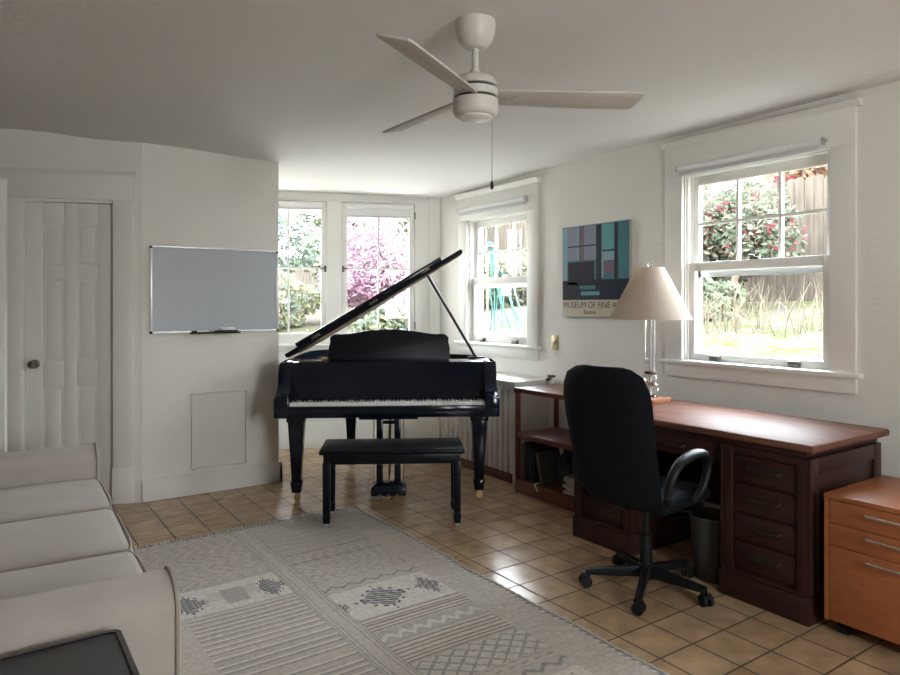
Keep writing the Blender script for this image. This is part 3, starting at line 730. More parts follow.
# ------------------------------------------------------------------ open bookcase
bc = tag(empty('bookcase', (3.38, 3.34, 0)), 'low open red-brown bookcase between radiator cover and desk', 'bookcase')
fx, bx, yn, yf = -.21, .20, -.44, .44
MB().box(fx - .008, bx, yn, yf + .008, .722, .755, .004).build('top', M['shelfwood'], bc)
MB().box(fx, bx, yn, yf, .395, .430, .003).build('shelf', M['shelfwood'], bc)
MB().box(fx + .008, bx, yn, yf, .075, .100).box(fx, fx + .02, yn, yf, 0, .100, .003).build('plinth', M['shelfwood'], bc)
for x in (fx, bx - .035):
    MB().box(x, x + .035, yf - .022, yf, 0, .722, .003).build('post', M['shelfwood'], bc)
    MB().box(x, x + .035, yn, yn + .022, 0, .722, .003).build('post', M['shelfwood'], bc)
def book(y, th, hgt, dep, m, label, tilt=0, group='books on the bottom shelf', x=None, pages=True):
    o = tag(empty('book', (3.38 + (fx + .03 if x is None else x), y, .1005)), label, 'book', group)
    o.rotation_euler = (tilt, 0, 0); o.location.z += th * math.sin(-tilt)
    MB().box(0, dep, 0, .003, 0, hgt).box(0, dep, th - .003, th, 0, hgt).box(-.002, .002, 0, th, 0, hgt).build('cover', m, o, smooth=False)
    MB().box(.002, dep - .004, .003, th - .003, .004, hgt - .004).build('pages', M['cream'], o, smooth=False)
    return o
def bm_(c): return mat('book_cloth', c, .6)
book(3.715, .030, .25, .19, bm_((.12, .11, .10)), 'grey upright book at far end of the bottom shelf')
book(3.675, .034, .27, .20, bm_((.012, .02, .025)), 'tall black book second from far end of bottom shelf')
book(3.638, .030, .26, .20, bm_((.02, .035, .04)), 'dark teal book third from far end of bottom shelf')
book(3.600, .032, .24, .20, bm_((.012, .013, .02)), 'navy upright book fourth from far end of bottom shelf')
book(3.516, .030, .22, .20, bm_((.10, .10, .085)), 'worn grey-green book leaning beside the upright books', tilt=R(-14))
bsk = tag(empty('dark_bag', (3.385, 3.42, .1005)), 'dark crumpled bag on the bottom shelf between books and magazines', 'bag')
bag = MB(); bmx = bmesh.new(); bmesh.ops.create_icosphere(bmx, subdivisions=4, radius=1)
for v in bmx.verts:
    w = 1 + .10 * math.sin(7 * v.co.x + 3 * v.co.z) * math.sin(6 * v.co.y + 2 * v.co.x) + .05 * math.sin(13 * v.co.z + 5 * v.co.y)
    v.co = Vector((v.co.x * .12 * w, v.co.y * .085 * w, max(.125 + v.co.z * .135 * w, 0)))
bag.bm(bmx).build('sack', mat('bag_cloth', (.02, .03, .028), .55, bump=(25, .6)), bsk)
MB().tube(smoothpts([(-.05, -.02, .24), (-.07, -.01, .27), (-.06, .02, .275), (-.05, .03, .24)], 5), .006).build('handle', M['plastic'], bsk)
mz = .1005
cols = [(.30, .29, .26), (.12, .13, .13), (.42, .40, .36), (.16, .12, .10), (.34, .35, .33), (.09, .10, .11)]
words = ['bottom', 'second', 'third', 'fourth', 'fifth', 'topmost']
for k, c in enumerate(cols):
    o = tag(empty('magazine', (3.30 + .008 * math.sin(k * 2.3), 3.13 + .01 * math.cos(k * 3.1), mz), R(3 * math.sin(k * 1.7))), ['pale magazine at the bottom', 'charcoal magazine second from the bottom', 'whitish magazine third from the bottom', 'brown magazine fourth from the bottom', 'light grey magazine second from the top', 'black magazine topmost'][k] + ' of the stack in the bookcase', 'magazine', 'magazines stacked in the bookcase')
    MB().box(-.12, .12, -.13, .16, 0, .020, .002).build('cover', mat('magazine_cover', c, .45), o)
    MB().box(-.1215, -.118, -.127, .157, .002, .018).build('pages', M['greyp'], o, smooth=False)
    mz += .0202
cb = tag(MB().tube(smoothpts([(3.163, 3.53, .06), (3.158, 3.545, .085), (3.163, 3.56, .103), (3.20, 3.567, .104)], 6), .0055, 8).build('cable', M['paper']), 'short white cable end hanging over the bookcase base', 'cable')

# ------------------------------------------------------------------ desk
DX0, DX1, DYN, DYF = 2.86, 3.52, 1.505, 2.865
dk = tag(empty('desk', ((DX0 + DX1) / 2, (DYN + DYF) / 2, 0)), 'large dark mahogany pedestal desk under the near window', 'desk')
ox, oy = (DX0 + DX1) / 2, (DYN + DYF) / 2
def dbox(mb, x0, x1, y0, y1, z0, z1, bev=.003): return mb.box(x0 - ox, x1 - ox, y0 - oy, y1 - oy, z0, z1, bev)
dbox(MB(), DX0 - .02, DX1 + .02, DYN - .035, DYF + .03, .730, .764, .012).build('top', M['desktop'], dk)
dbox(MB(), DX0 + .012, DX1 - .01, DYN + .01, DYF - .01, .700, .730).build('top_frame', M['desk'], dk)
def pedestal(y0, y1):
    b = MB(); dbox(b, DX0 + .02, DX1 - .02, y0, y1, .0, .70)
    for yy in (y0, y1 - .05): dbox(b, DX0, DX0 + .03, yy, yy + .05, .0, .70, .004)
    dbox(b, DX0 + .004, DX0 + .03, y0, y1, .665, .70)
    for yy, sg in ((y0, -1), (y1, 1)):      # framed end panels
        a, c = sorted((yy, yy + sg * .012))
        for p, q, z0, z1 in ((DX0 + .0, DX0 + .07, .13, .70), (DX1 - .09, DX1 - .02, .13, .70), (DX0 + .07, DX1 - .09, .13, .20), (DX0 + .07, DX1 - .09, .63, .70)): dbox(b, p, q, a, c, z0, z1, .003)
    b = b.build('pedestal', M['desk'], dk)
    p = MB(); dbox(p, DX0 - .012, DX1 - .008, y0 - .012, y1 + .012, 0, .115, .004); dbox(p, DX0 - .006, DX1 - .014, y0 - .006, y1 + .006, .115, .13, .004)
    p.build('plinth', M['desk'], b)
    for z0, z1 in ((.145, .265), (.275, .395), (.405, .53), (.54, .66)):
        d = MB(); dbox(d, DX0 + .008, DX0 + .03, y0 + .055, y1 - .055, z0, z1, .004)
        d = d.build('drawer', M['desk'], dk)
        zc = (z0 + z1) / 2 + .01; yc = (y0 + y1) / 2
        hd = MB()
        hd.tube([(DX0 + .008 - ox, yc - .075 - oy, zc), (DX0 - .010 - ox, yc - .07 - oy, zc - .004), (DX0 - .016 - ox, yc - oy, zc - .008), (DX0 - .010 - ox, yc + .07 - oy, zc - .004), (DX0 + .008 - ox, yc + .075 - oy, zc)], .0075, 8)
        dbox(hd, DX0 + .004, DX0 + .009, yc - .085, yc + .085, zc - .012, zc + .012, .002)
        hd.build('handle', M['deskpull'], d)
pedestal(DYN, 1.905); pedestal(2.465, DYF)
d = MB(); dbox(d, DX0 + .02, DX0 + .04, 1.905, 2.465, .60, .70); d = d.build('center_drawer', M['desk'], dk)
hd = MB(); hd.tube([(DX0 + .02 - ox, 2.13 - oy, .65), (DX0 + .0 - ox, 2.135 - oy, .646), (DX0 - .0 - ox, 2.235 - oy, .646), (DX0 + .02 - ox, 2.24 - oy, .65)], .007); hd.build('handle', M['deskpull'], d)
b = MB(); dbox(b, DX1 - .035, DX1 - .02, 1.90, 2.47, .20, .70); b.build('modesty_panel', M['desk'], dk)

pp = tag(empty('sheet_of_paper', (3.02, 2.835, .7645), R(8)), 'white sheet of paper at far front corner of the desk top', 'paper')
bmx = bmesh.new(); bmesh.ops.create_grid(bmx, x_segments=12, y_segments=8, size=.5)
pv = [((v.co.x * .30, v.co.y * .10, .001 + .035 * max(0, -v.co.x * 1.6) ** 2)) for v in bmx.verts]
for v, q in zip(bmx.verts, pv): v.co = q
s_ = MB().bm(bmx); ob = s_.build('sheet', M['paper'], pp); md_ = ob.modifiers.new('t', 'SOLIDIFY'); md_.thickness = .0012; md_.offset = 1
tg = tag(empty('paper_tag', (DX0 - .017, 2.80, .60)), 'small white folded paper tag on the far desk drawers beside the chair', 'paper tag')
MB().prism([(-.03, 0), (.028, .004), (.02, .05), (0, .055)], -.0, .003, 'x').prism([(-.03, 0), (.028, .004), (.02, .045)], -.012, -.009, 'x').box(-.012, .0, -.03, .028, -.001, .002).build('tag_card', M['paper'], tg)

# lamp
lp = tag(empty('table_lamp', (3.33, 2.705, .764), R(0)), 'glass column table lamp with beige cone shade on the desk', 'lamp')
MB().box(-.085, .085, -.085, .085, .0, .028, .004).build('base', M['woodbase'], lp)
MB().lathe([(.036, .028), (.042, .034), (.030, .044), (.034, .055), (.050, .075), (.053, .092), (.044, .112), (.026, .124), (.030, .132), (.040, .145), (.040, .160), (.030, .170)], 28).build('glass_ball', M['glass_clear'], lp)
MB().lathe([(.034, .170), (.036, .174), (.036, .180), (.034, .184)], 28).build('collar', M['darkbrown'], lp)
MB().lathe([(.031, .184), (.031, .53)], 28).build('glass_column', M['glass_clear'], lp)
MB().lathe([(.004, .03), (.004, .62)], 10).build('stem', M['steel'], lp)
MB().lathe([(.245, .500), (.0825, .812), (.0805, .812), (.243, .500)], 48).build('lamp_shade', M['shade'], lp)
b = MB().lathe([(.012, .56), (.018, .565), (.018, .60), (.012, .605)], 14).lathe([(.012, .605), (.028, .64), (.030, .66), (.020, .685), (.001, .692)], 16)
b.build('bulb', M['bulb'], lp)
sp = MB()
for a in (0, 2 * PI / 3, 4 * PI / 3): sp.tube([(0, 0, .806), (.081 * math.cos(a), .081 * math.sin(a), .808)], .002, 6)
for sg in (-1, 1): sp.tube(smoothpts([(0, sg * .012, .60), (0, sg * .055, .68), (0, sg * .045, .76), (0, 0, .806)], 5), .002, 6)
sp.build('harp', M['brass'], lp)
MB().lathe([(.004, .806), (.006, .815), (.014, .822), (.017, .832), (.014, .843), (.001, .847)], 16).build('finial', M['glass_clear'], lp)

# waste bin in the kneehole, wall socket behind
wbn = tag(empty('waste_bin', (2.99, 2.045, 0)), 'round dark grey waste bin in the desk kneehole', 'waste bin')
MB().lathe([(.085, .002), (.088, .0), (.108, .30), (.112, .303), (.112, .312), (.106, .312), (.084, .01), (.001, .008)], 32).build('bucket', M['bin'], wbn)
so = tag(empty('wall_socket', (XR, 2.62, .34)), 'pale wall socket with a plug behind the desk kneehole', 'socket')
MB().box(-.006, 0, -.036, .036, -.058, .058, .003).build('plate', M['cream'], so)
MB().box(-.035, -.005, -.015, .015, -.035, -.005, .004).build('plug', M['greyp'], so)

# ------------------------------------------------------------------ office chair
ch = tag(empty('office_chair', (2.60, 2.136, 0), R(8)), 'black high-backed swivel office chair at the desk', 'chair')
for k, a in enumerate((139, 213, 284, 356, 68)):
    t = R(a - 8)
    dx, dy = math.cos(t), math.sin(t)
    mt = Matrix.Rotation(t, 4, 'Z')
    l = MB(mt).prism([(.02, .062), (.02, .115), (.10, .108), (.262, .088), (.285, .084), (.285, .062), (.24, .060)], -.017, .017, 'y', bev=.004)
    l = l.build('base_leg', M['plastic'], ch)
    c = MB(mt).lathe([(.008, .070), (.008, .045)], 8, .268, 0)
    cm = mt @ Matrix.Translation((.285, 0, .028)) @ Matrix.Rotation(R(15 + 65 * k), 4, 'Z')
    for sg in (-1, 1): c.tube([(0, sg * .008, 0), (0, sg * .024, 0)], .027, 16, mtx=mt.inverted() @ cm)
    c.box(-.024, .024, -.009, .009, .008, .036, .006, mtx=mt.inverted() @ cm)
    c.build('caster', M['rubber'], l)
MB().lathe([(.034, .055), (.036, .12), (.030, .125), (.026, .26), (.024, .26), (.015, .27), (.015, .41)], 18).build('column', M['plastic'], ch)
MB().box(-.10, .10, -.07, .07, .395, .428, .008).tube([(.02, -.05, .41), (.03, -.22, .405)], .007).build('tilt_mechanism', M['plastic'], ch)
MB().box(-.215, .215, -.222, .222, .428, .500, .03, 4).build('seat', M['fabric'], ch)
# backrest: tall rounded shell, slightly curved
bw = []
rows_ = [(.45, .172), (.47, .192), (.50, .210), (.60, .219), (.72, .226), (.84, .232), (.93, .233), (.99, .224), (1.045, .198), (1.074, .145), (1.082, .10)]
nu = 14; vs = []; fs = []
for side in (0, 1):
    for z, w in rows_:
        for i in range(nu + 1):
            u = -1 + 2 * i / nu; y = w * u
            t_ = (z - .45) / .63
            x = -.236 - .155 * t_ - .02 * math.sin(PI * t_) + .035 * u * u     # leans back, wraps forward at the edges
            e = (1 - abs(u) ** 6) * (1 if .455 < z < 1.07 else .45)
            x += (.030 * e if side else -.026 * e)
            vs.append((x, y, z))
NR = len(rows_); S = NR * (nu + 1)
for side in (0, 1):
    for j in range(NR - 1):
        for i in range(nu):
            a = side * S + j * (nu + 1) + i; q = (a, a + 1, a + nu + 2, a + nu + 1); fs.append(q if side else q[::-1])
for i in range(nu):
    fs.append((i, i + 1, S + i + 1, S + i)); a = (NR - 1) * (nu + 1) + i; fs.append((a + 1, a, S + a, S + a + 1))
for j in range(NR - 1):
    a = j * (nu + 1); b_ = (j + 1) * (nu + 1); fs.append((b_, a, S + a, S + b_)); a += nu; b_ += nu; fs.append((a, b_, S + b_, S + a))
MB().add(vs, fs).build('backrest', M['fabric'], ch)
MB().tube(smoothpts([(-.06, 0, .415), (-.18, 0, .418), (-.228, 0, .45), (-.245, 0, .56)], 6), .018, 10, flat=.5).build('back_bracket', M['plastic'], ch)
for sg in (-1, 1):
    pts = [(-.22, sg * .235, .52), (-.21, sg * .248, .60), (-.15, sg * .256, .662), (-.03, sg * .260, .686), (.07, sg * .258, .668), (.105, sg * .252, .61), (.07, sg * .242, .51), (0, sg * .230, .465)]
    rr = [.018, .02, .024, .028, .026, .020, .017, .016]
    sp_ = smoothpts(pts, 6); r2 = []
    for i in range(len(pts) - 1): r2 += [rr[i] + (rr[i + 1] - rr[i]) * k / 6 for k in range(6)]
    r2.append(rr[-1])
    a_ = MB().tube(sp_, .02, 12, rr=r2, flat=.75); a_.tube([(0, sg * .235, .465), (-.02, sg * .15, .42)], .014); a_.tube([(-.22, sg * .235, .525), (-.17, sg * .21, .47)], .014)
    a_.build('armrest', M['plastic'], ch)

# ------------------------------------------------------------------ filing cabinet
fc = tag(empty('filing_cabinet', (2.857, 1.22, 0)), 'orange cherry-veneer drawer cabinet on casters beside the desk', 'cabinet')
y0_, y1_ = -.215, .215
MB().box(.018, .52, y0_, y0_ + .018, .06, .557).box(.018, .52, y1_ - .018, y1_, .06, .557).box(.50, .518, y0_ + .018, y1_ - .018, .06, .557).box(.02, .50, y0_ + .018, y1_ - .018, .06, .078).box(.0, .018, y1_ - .018, y1_, .06, .557).box(.0, .018, y0_, y0_ + .018, .06, .557).build('body', M['orange'], fc, smooth=False)
MB().box(-.002, .524, y0_ - .002, y1_ + .002, .557, .577, .002).build('top', M['orange'], fc)
for z0, z1, hz in ((.462, .554, .526), (.371, .459, .436), (.064, .368, .345)):
    d = MB().box(0, .018, y0_ + .020, y1_ - .020, z0, z1, .0015).build('drawer', M['orange'], fc)
    MB().tube(smoothpts([(.002, .045, hz), (-.022, .043, hz), (-.027, .03, hz), (-.027, -.13, hz), (-.022, -.143, hz), (.002, -.145, hz)], 4), .0055, 10).build('handle', M['chrome'], d)
for x in (.06, .46):
    for y in (-.165, .165):
        MB().tube([(x, y - .02, .024), (x, y + .02, .024)], .024, 16).box(x - .02, x + .02, y - .012, y + .012, .03, .062, .004).build('caster', M['rubber'], fc)

# ------------------------------------------------------------------ sofa
sf = tag(empty('sofa', (.02, 3.04, 0), R(-1.8)), 'beige three-seat upholstered sofa along the left wall', 'sofa')
SX = .45
def pad(x0, x1, y0, y1, z0, z1, bev, bulge, front=0.0, name='cushion', parent=sf, m=M['sofa'], seed=0):
    bm = bmesh.new(); bmesh.ops.create_cube(bm, size=1)
    for v in bm.verts: v.co = Vector(((x0 + x1) / 2 + v.co.x * (x1 - x0), (y0 + y1) / 2 + v.co.y * (y1 - y0), (z0 + z1) / 2 + v.co.z * (z1 - z0)))
    bmesh.ops.bevel(bm, geom=list(bm.edges), offset=bev, segments=4, profile=.5, affect='EDGES')
    bmesh.ops.subdivide_edges(bm, edges=[e for e in bm.edges if e.calc_length() > .12], cuts=7, use_grid_fill=True)
    for v in bm.verts:
        u = (v.co.x - (x0 + x1) / 2) / (x1 - x0) * 2; w = (v.co.y - (y0 + y1) / 2) / (y1 - y0) * 2; t = (v.co.z - z0) / (z1 - z0)
        f_ = max(0, 1 - u * u) ** .7 * max(0, 1 - w * w) ** .7
        v.co.z += bulge * f_ * (t if t > .5 else 0) + .004 * math.sin(9 * v.co.x + seed) * math.sin(7 * v.co.y + 2 * seed) * (t > .5)
        if u > .5: v.co.x += front * max(0, 1 - w * w) * (1 - abs(2 * t - 1))
    return MB().bm(bm).build(name, m, parent)
pad(-.45, .425, -1.02, 1.00, .06, .285, .02, 0, name='frame')
for k, (a, b) in enumerate(((-.905, -.330), (-.318, .272), (.284, .885))):
    c = pad(-.28, SX, a, b, .287, .462, .036, .026, .012, name='seat_cushion', seed=k)
    zt = .474
    MB().tube(smoothpts([(-.2, a + .006, zt - .018), (.36, a + .006, zt - .018), (SX - .014, a + .03, zt - .022), (SX + .000, (a + b) / 2, zt - .024), (SX - .014, b - .03, zt - .022), (.36, b - .006, zt - .018), (-.2, b - .006, zt - .018)], 6), .0065, 6).build('piping', M['piping'], c)
    pad(-.40, -.20, a, b, .44, .80, .05, .02, name='back_cushion', seed=k + 4)
pad(-.56, -.38, -1.08, 1.07, .06, .78, .05, .01, name='backrest')
def arm(ya, yb, zin, flare):
    # rounded arm profile in (y,z), extruded along x with a piped front face
    c = (ya + yb) / 2; w = (yb - ya) / 2
    prof = [(ya + .01, .06)] + [(ya, .16), (ya, zin - .075)] + [(c - w * math.cos(t), zin - .075 + .075 * math.sin(t)) for t in [PI * k / 10 for k in range(1, 10)]] + [(yb, zin - .075), (yb, .16), (yb - .01, .06)]
    o = MB().prism(prof, -.50, SX - .015, 'x', bev=.006).build('arm', M['sofa'], sf)
    f = MB().prism([(c + (y - c) * .93, .06 + (z - .06) * .975) for y, z in prof], SX - .016, SX + .002, 'x', bev=.01).build('arm_front', M['sofa'], o)
    MB().tube([(SX - .010, y, z) for y, z in prof], .0065, 6).build('piping', M['piping'], o)
arm(-1.14, -.93, .615, 0); arm(.905, 1.10, .615, 0)
for x in (-.45, .37):
    for y in (-1.06, 1.02): MB().taper(x, y, .0, .045, .045, .062, .06, .06, .004).build('foot', M['darkbrown'], sf)

# ------------------------------------------------------------------ side table
tb = tag(empty('side_table', (.004, 1.55, 0)), 'black square side table against the near sofa arm', 'table')
def rrect(x0, x1, y0, y1, r, n=6):
    out = []
    for cx, cy, a0 in ((x1 - r, y1 - r, 0), (x0 + r, y1 - r, PI / 2), (x0 + r, y0 + r, PI), (x1 - r, y0 + r, 1.5 * PI)):
        out += [(cx + r * math.cos(a0 + PI / 2 * k / n), cy + r * math.sin(a0 + PI / 2 * k / n)) for k in range(n + 1)]
    return out
MB().prism(rrect(-.27, .268, -.30, .292, .018), .525, .549, 'z', bev=.006).build('top', M['tabletop'], tb)
e = MB().ring(rrect(-.277, .276, -.307, .300, .024), rrect(-.266, .264, -.296, .288, .016), .515, .552)
e.build('edge_band', mat('polished_black', (.012, .012, .014), .12, spec=.7, coat=.5), tb)
for x in (-.25, .25):
    for y in (-.28, .27): MB().box(x - .016, x + .016, y - .016, y + .016, 0, .52, .003).build('leg', M['satin'], tb)

# ------------------------------------------------------------------ rug
RX0, RX1, RY0, RY1 = .50, 2.035, 1.22, 4.055
base = (.47, .42, .375); lite = (.60, .55, .49); grey = (.37, .345, .32); dark = (.115, .11, .115); brown = (.31, .25, .215)
def mixc(a, b, t): return tuple(x + (y - x) * t for x, y in zip(a, b))
def motif(u, v):
    """stepped lozenge with hooked edges; u,v in -1..1"""
    q = .13; uu = abs(round(u / q) * q); vv = abs(round(v / (q)) * q)
    d = uu * .95 + vv
    if d < .80:
        k = (u * 1.0 + v * 1.0) / .21
        return (k % 1) < .66
    if d < 1.05:
        return int(round(u / q)) % 2 == 0 and (abs(v) + abs(u) * .6) % .26 < .15
    return False
rnd = random.Random(3)
jit = [rnd.uniform(-1, 1) for _ in range(4000)]
def band(y, y0, t=.008): return abs(y - y0) < t
def rugcol(x, y):
    c = base
    yy = y + .004 * math.sin(x * 37 + y * 11)
    row = int(y / .012); n = jit[row % 4000]
    c = mixc(c, grey, .16 * (n + 1) * .5)
    if x > 1.83 or x < .60:                      # plain side borders
        if x > 2.018: return mixc(grey, dark, .35) if int((x + y) / .02) % 2 else lite
        return mixc(base, lite, .16 + .12 * n)
    if 1.195 < x < 1.315:                         # centre band
        for a in (1.200, 1.214, 1.228, 1.282, 1.296, 1.310):
            if abs(x - a) < .0034: return mixc(grey, dark, .15)
        return mixc(base, lite, .18)
    if x >= 1.315:
        Y = y
        if Y < 1.98: Y += 1.08                     # pattern repeat towards the camera
        if Y > 3.50: return mixc(base, grey, .35 + .25 * math.sin(Y * 85 + 1.5 * math.sin(x * 9)))
        if band(Y, 3.478, .008): return brown
        if band(Y, 3.345, .006): return mixc(grey, brown, .5)
        if 3.0 < Y < 3.46:
            r = int((Y - 3.0) / .026); ph_ = (x * 16 + r * 1.7 + jit[r]) % 1
            return mixc(base, dark, .34) if (ph_ < .45 and (Y % .026) < .012) else mixc(base, lite, .12)
        if 2.925 < Y < 2.99:
            zz_ = 2.957 + .018 * (abs(((x * 11) % 1) - .5) * 4 - 1)
            return mixc(grey, dark, .35) if abs(Y - zz_) < .010 else mixc(base, lite, .1)
        if 2.60 < Y < 2.90:
            for cx, cy, rx, ry in ((1.525, 2.75, .135, .125), (1.768, 2.75, .066, .112), (1.30, 2.75, .05, .1)):
                if abs(x - cx) < rx * 1.1 and abs(Y - cy) < ry * 1.1 and motif((x - cx) / rx, (Y - cy) / ry): return dark
            return mixc(lite, (.56, .54, .50), .5 * (n + 1) * .4)
        for a in (2.582, 2.556, 2.532, 2.506, 2.480, 2.322, 2.296, 2.268, 2.240, 2.212, 2.186):
            if band(Y, a, .0065): return brown
        if 2.19 < Y < 2.59 and not (2.34 < Y < 2.47): return mixc(base, lite, .75)
        if 2.34 < Y < 2.47:
            zz_ = 2.405 + .022 * (abs(((x * 14) % 1) - .5) * 4 - 1)
            return lite if abs(Y - zz_) < .016 else mixc(grey, base, .5)
        if 1.98 < Y < 2.17:
            a = ((x * 13 + Y * 15) % 1); b_ = ((x * 13 - Y * 15) % 1)
            return mixc(grey, dark, .2) if (a < .22 or b_ < .22) else mixc(base, lite, .55)
        return c
    # left column
    if y > 3.36:
        r = int(y / .024); ph_ = (x * 14 + r * 2.3 + jit[r]) % 1
        return mixc(base, dark, .33) if (ph_ < .42 and (y % .024) < .011) else mixc(base, lite, .14)
    if y > 3.32: return mixc(base, grey, .4)
    if 3.03 < y <= 3.32:
        if abs(x - .965) < .052 and abs(y - 3.17) < .085: return mixc(grey, base, .35) if int(x / .011) % 2 else grey
        if abs(x - .965) < .115 and abs(y - 3.20) < .05: return mixc(lite, grey, .35)
        for cx, rx in ((.755, .085), (1.128, .078)):
            if abs(x - cx) < rx * 1.1 and abs(y - 3.165) < .13 and motif((x - cx) / rx, (y - 3.165) / .118): return dark
        return mixc(lite, (.58, .56, .52), .6)
    if x < .71: return mixc(base, lite, .15)
    Y = (y - 2.2) % .83
    for a in (.02, .06, .10, .16, .24, .30, .34, .40, .46, .50, .545, .59, .63, .67, .71, .75, .79):
        if abs(Y - a) < .006: return mixc(grey, brown, .6)
        if abs(Y - a - .013) < .006: return lite
    return mixc(base, grey, .25 + .3 * math.sin(Y * 23))
cs_ = .0062
nx = int((RX1 - RX0) / cs_); ny = int((RY1 - RY0) / cs_)
vs = []; fs = []; fc_ = []
def rug_z(x, y): return .009 + .0012 * math.sin(x * 8.1 + 1.3 * math.sin(y * 2.3)) * math.sin(y * 5.3) + .0008 * math.sin(y * 31 + x * 3)
def rug_edge(y): return .006 * math.sin(y * 4.1) + .004 * math.sin(y * 13)
for j in range(ny + 1):
    for i in range(nx + 1):
        x = RX0 + (RX1 - RX0) * i / nx; y = RY0 + (RY1 - RY0) * j / ny
        vs.append((x + rug_edge(y) * i / nx, y + .012 * math.sin(x * 5) * j / ny, rug_z(x, y)))
for j in range(ny):
    for i in range(nx):
        a = j * (nx + 1) + i; fs.append((a, a + 1, a + nx + 2, a + nx + 1))
        fc_.append(rugcol(RX0 + (RX1 - RX0) * (i + .5) / nx, RY0 + (RY1 - RY0) * (j + .5) / ny))
# skirt down to the floor
ring_ = list(range(nx + 1)) + [j * (nx + 1) + nx for j in range(1, ny + 1)] + [ny * (nx + 1) + i for i in range(nx - 1, -1, -1)] + [j * (nx + 1) for j in range(ny - 1, 0, -1)]
o0 = len(vs)
for k in ring_: vs.append((vs[k][0], vs[k][1], .0005))
L_ = len(ring_)
for k in range(L_): fs.append((ring_[k], ring_[(k + 1) % L_], o0 + (k + 1) % L_, o0 + k)); fc_.append(base)
ru = tag(empty('area_rug', (0, 0, 0)), 'greige flat-woven kilim rug with dark diamond motifs on the tiles', 'rug')
mb = MB().add(vs, fs); me = bpy.data.meshes.new('woven_field'); me.from_pydata(vs, [], fs); me.materials.append(M['rug'])
at = me.color_attributes.new('weave', 'FLOAT_COLOR', 'CORNER')
buf = []
for f_, c in zip(fs, fc_): buf += [c[0], c[1], c[2], 1.0] * len(f_)
at.data.foreach_set('color', buf)
me.polygons.foreach_set('use_smooth', [True] * len(fs))
bo = bpy.data.objects.new('woven_field', me); C.objects.link(bo); bo.parent = ru
fr = MB()
rnd = random.Random(11)
for end, dirn in ((RY1, 1), (RY0, -1)):
    fr = MB(); x = RX0 + .01
    while x < RX1 - .005:
        y = end + (.012 * math.sin(x * 5) if dirn > 0 else 0) - .006 * dirn; l = rnd.uniform(.035, .055); sx = rnd.uniform(-.014, .014)
        fr.tube([(x, y, .010), (x + sx * .4, y + dirn * l * .45, .012), (x + sx, y + dirn * l, .005)], .005, 5, rr=[.006, .0085, .004]); x += .022
    fr.build('fringe', M['sand'], ru)
# braided cord along the right edge
bd = MB(); pts = [(RX1 + rug_edge(RY0 + (RY1 - RY0) * k / 240) + .003, RY0 + (RY1 - RY0) * k / 240, .010 + .002 * math.sin(k * 1.6)) for k in range(241)]
bd.tube(pts, .008, 6, rr=[.0075 + .0025 * math.sin(k * 1.9) for k in range(241)]); bd.build('edge_cord', M['sand'], ru)

# ------------------------------------------------------------------ garden
def gz(x, y):
    d = max(0, x - 3.9, (y - 6.6) * .9)
    return .50 + .92 * (1 - math.exp(-d * .20)) / (1 - math.exp(-6.2 * .20)) * 1.0 + .05 * math.sin(x * .9) * math.sin(y * .8)
def ground(name, x0, x1, y0, y1, n, m_):
    vs = []; fs = []
    for j in range(m_ + 1):
        for i in range(n + 1):
            x = x0 + (x1 - x0) * i / n; y = y0 + (y1 - y0) * j / m_; vs.append((x, y, gz(x, y)))
    for j in range(m_):
        for i in range(n): a = j * (n + 1) + i; fs.append((a, a + 1, a + n + 2, a + n + 1))
    return struct(MB().add(vs, fs).build(name, M['ground']), 'garden ground with grass and fallen leaves')
ground('ground', 3.9, 34, -12, 40, 60, 90)
ground('ground_back', -26, 3.9, 7.4, 40, 50, 60)

def foliage(name, label, cat, c, r, n, leaf, mats, trunk=True, group=None, seed=1, hollow=.35, lumps=7):
    rd_ = random.Random(seed)
    gx, gy = c[0], c[1]; g0 = gz(gx, gy)
    o = tag(empty(name, (gx, gy, g0)), label, cat, group)
    lm = [(Vector((rd_.uniform(-.6, .6), rd_.uniform(-.6, .6), rd_.uniform(-.6, .6))), rd_.uniform(.42, .62)) for _ in range(lumps)]
    for k, (mm, frac, sc) in enumerate(mats):
        vs = []; fs = []
        for q in range(int(n * frac)):
            lc, lr = rd_.choice(lm)
            d = Vector((rd_.gauss(0, 1), rd_.gauss(0, 1), rd_.gauss(0, 1))).normalized() * (lr * (hollow + (1 - hollow) * rd_.random() ** .5))
            p = lc + d; p = Vector((p.x * r[0], p.y * r[1], p.z * r[2] + c[2] - g0))
            if p.z < .02: p.z = rd_.uniform(.02, .2)
            u = Vector((rd_.gauss(0, 1), rd_.gauss(0, 1), rd_.gauss(0, 1))).normalized(); w = u.orthogonal().normalized(); s_ = leaf * sc * rd_.uniform(.6, 1.3)
            nrm = u.cross(w) * s_ * .18; b0 = len(vs)
            vs += [p - u * s_, p + w * s_ * .5 + nrm, p + u * s_, p - w * s_ * .5 + nrm]; fs.append((b0, b0 + 1, b0 + 2, b0 + 3))
        MB().add(vs, fs).build(['foliage', 'blossom', 'young_leaves'][k], M[mm], o, smooth=False)
    if trunk:
        t = MB(); top = c[2] - g0
        t.tube([(0, 0, -.1), (.02, .03, top * .5), (.05, 0, top)], .05, 8, rr=[r[0] * .06 + .015, r[0] * .045 + .012, r[0] * .025 + .008])
        for k in range(9):
            l, lr = rd_.choice(lm); t.tube([(.03, .02, top * rd_.uniform(.3, .7)), (l.x * r[0] * .5, l.y * r[1] * .5, top + l.z * r[2] * .4), (l.x * r[0] * 1.15, l.y * r[1] * 1.15, top + l.z * r[2] * 1.1)], .02, 6, rr=[r[0] * .025 + .008, r[0] * .014 + .006, .005])
        t.build('trunk', M['bark'], o)
    return o
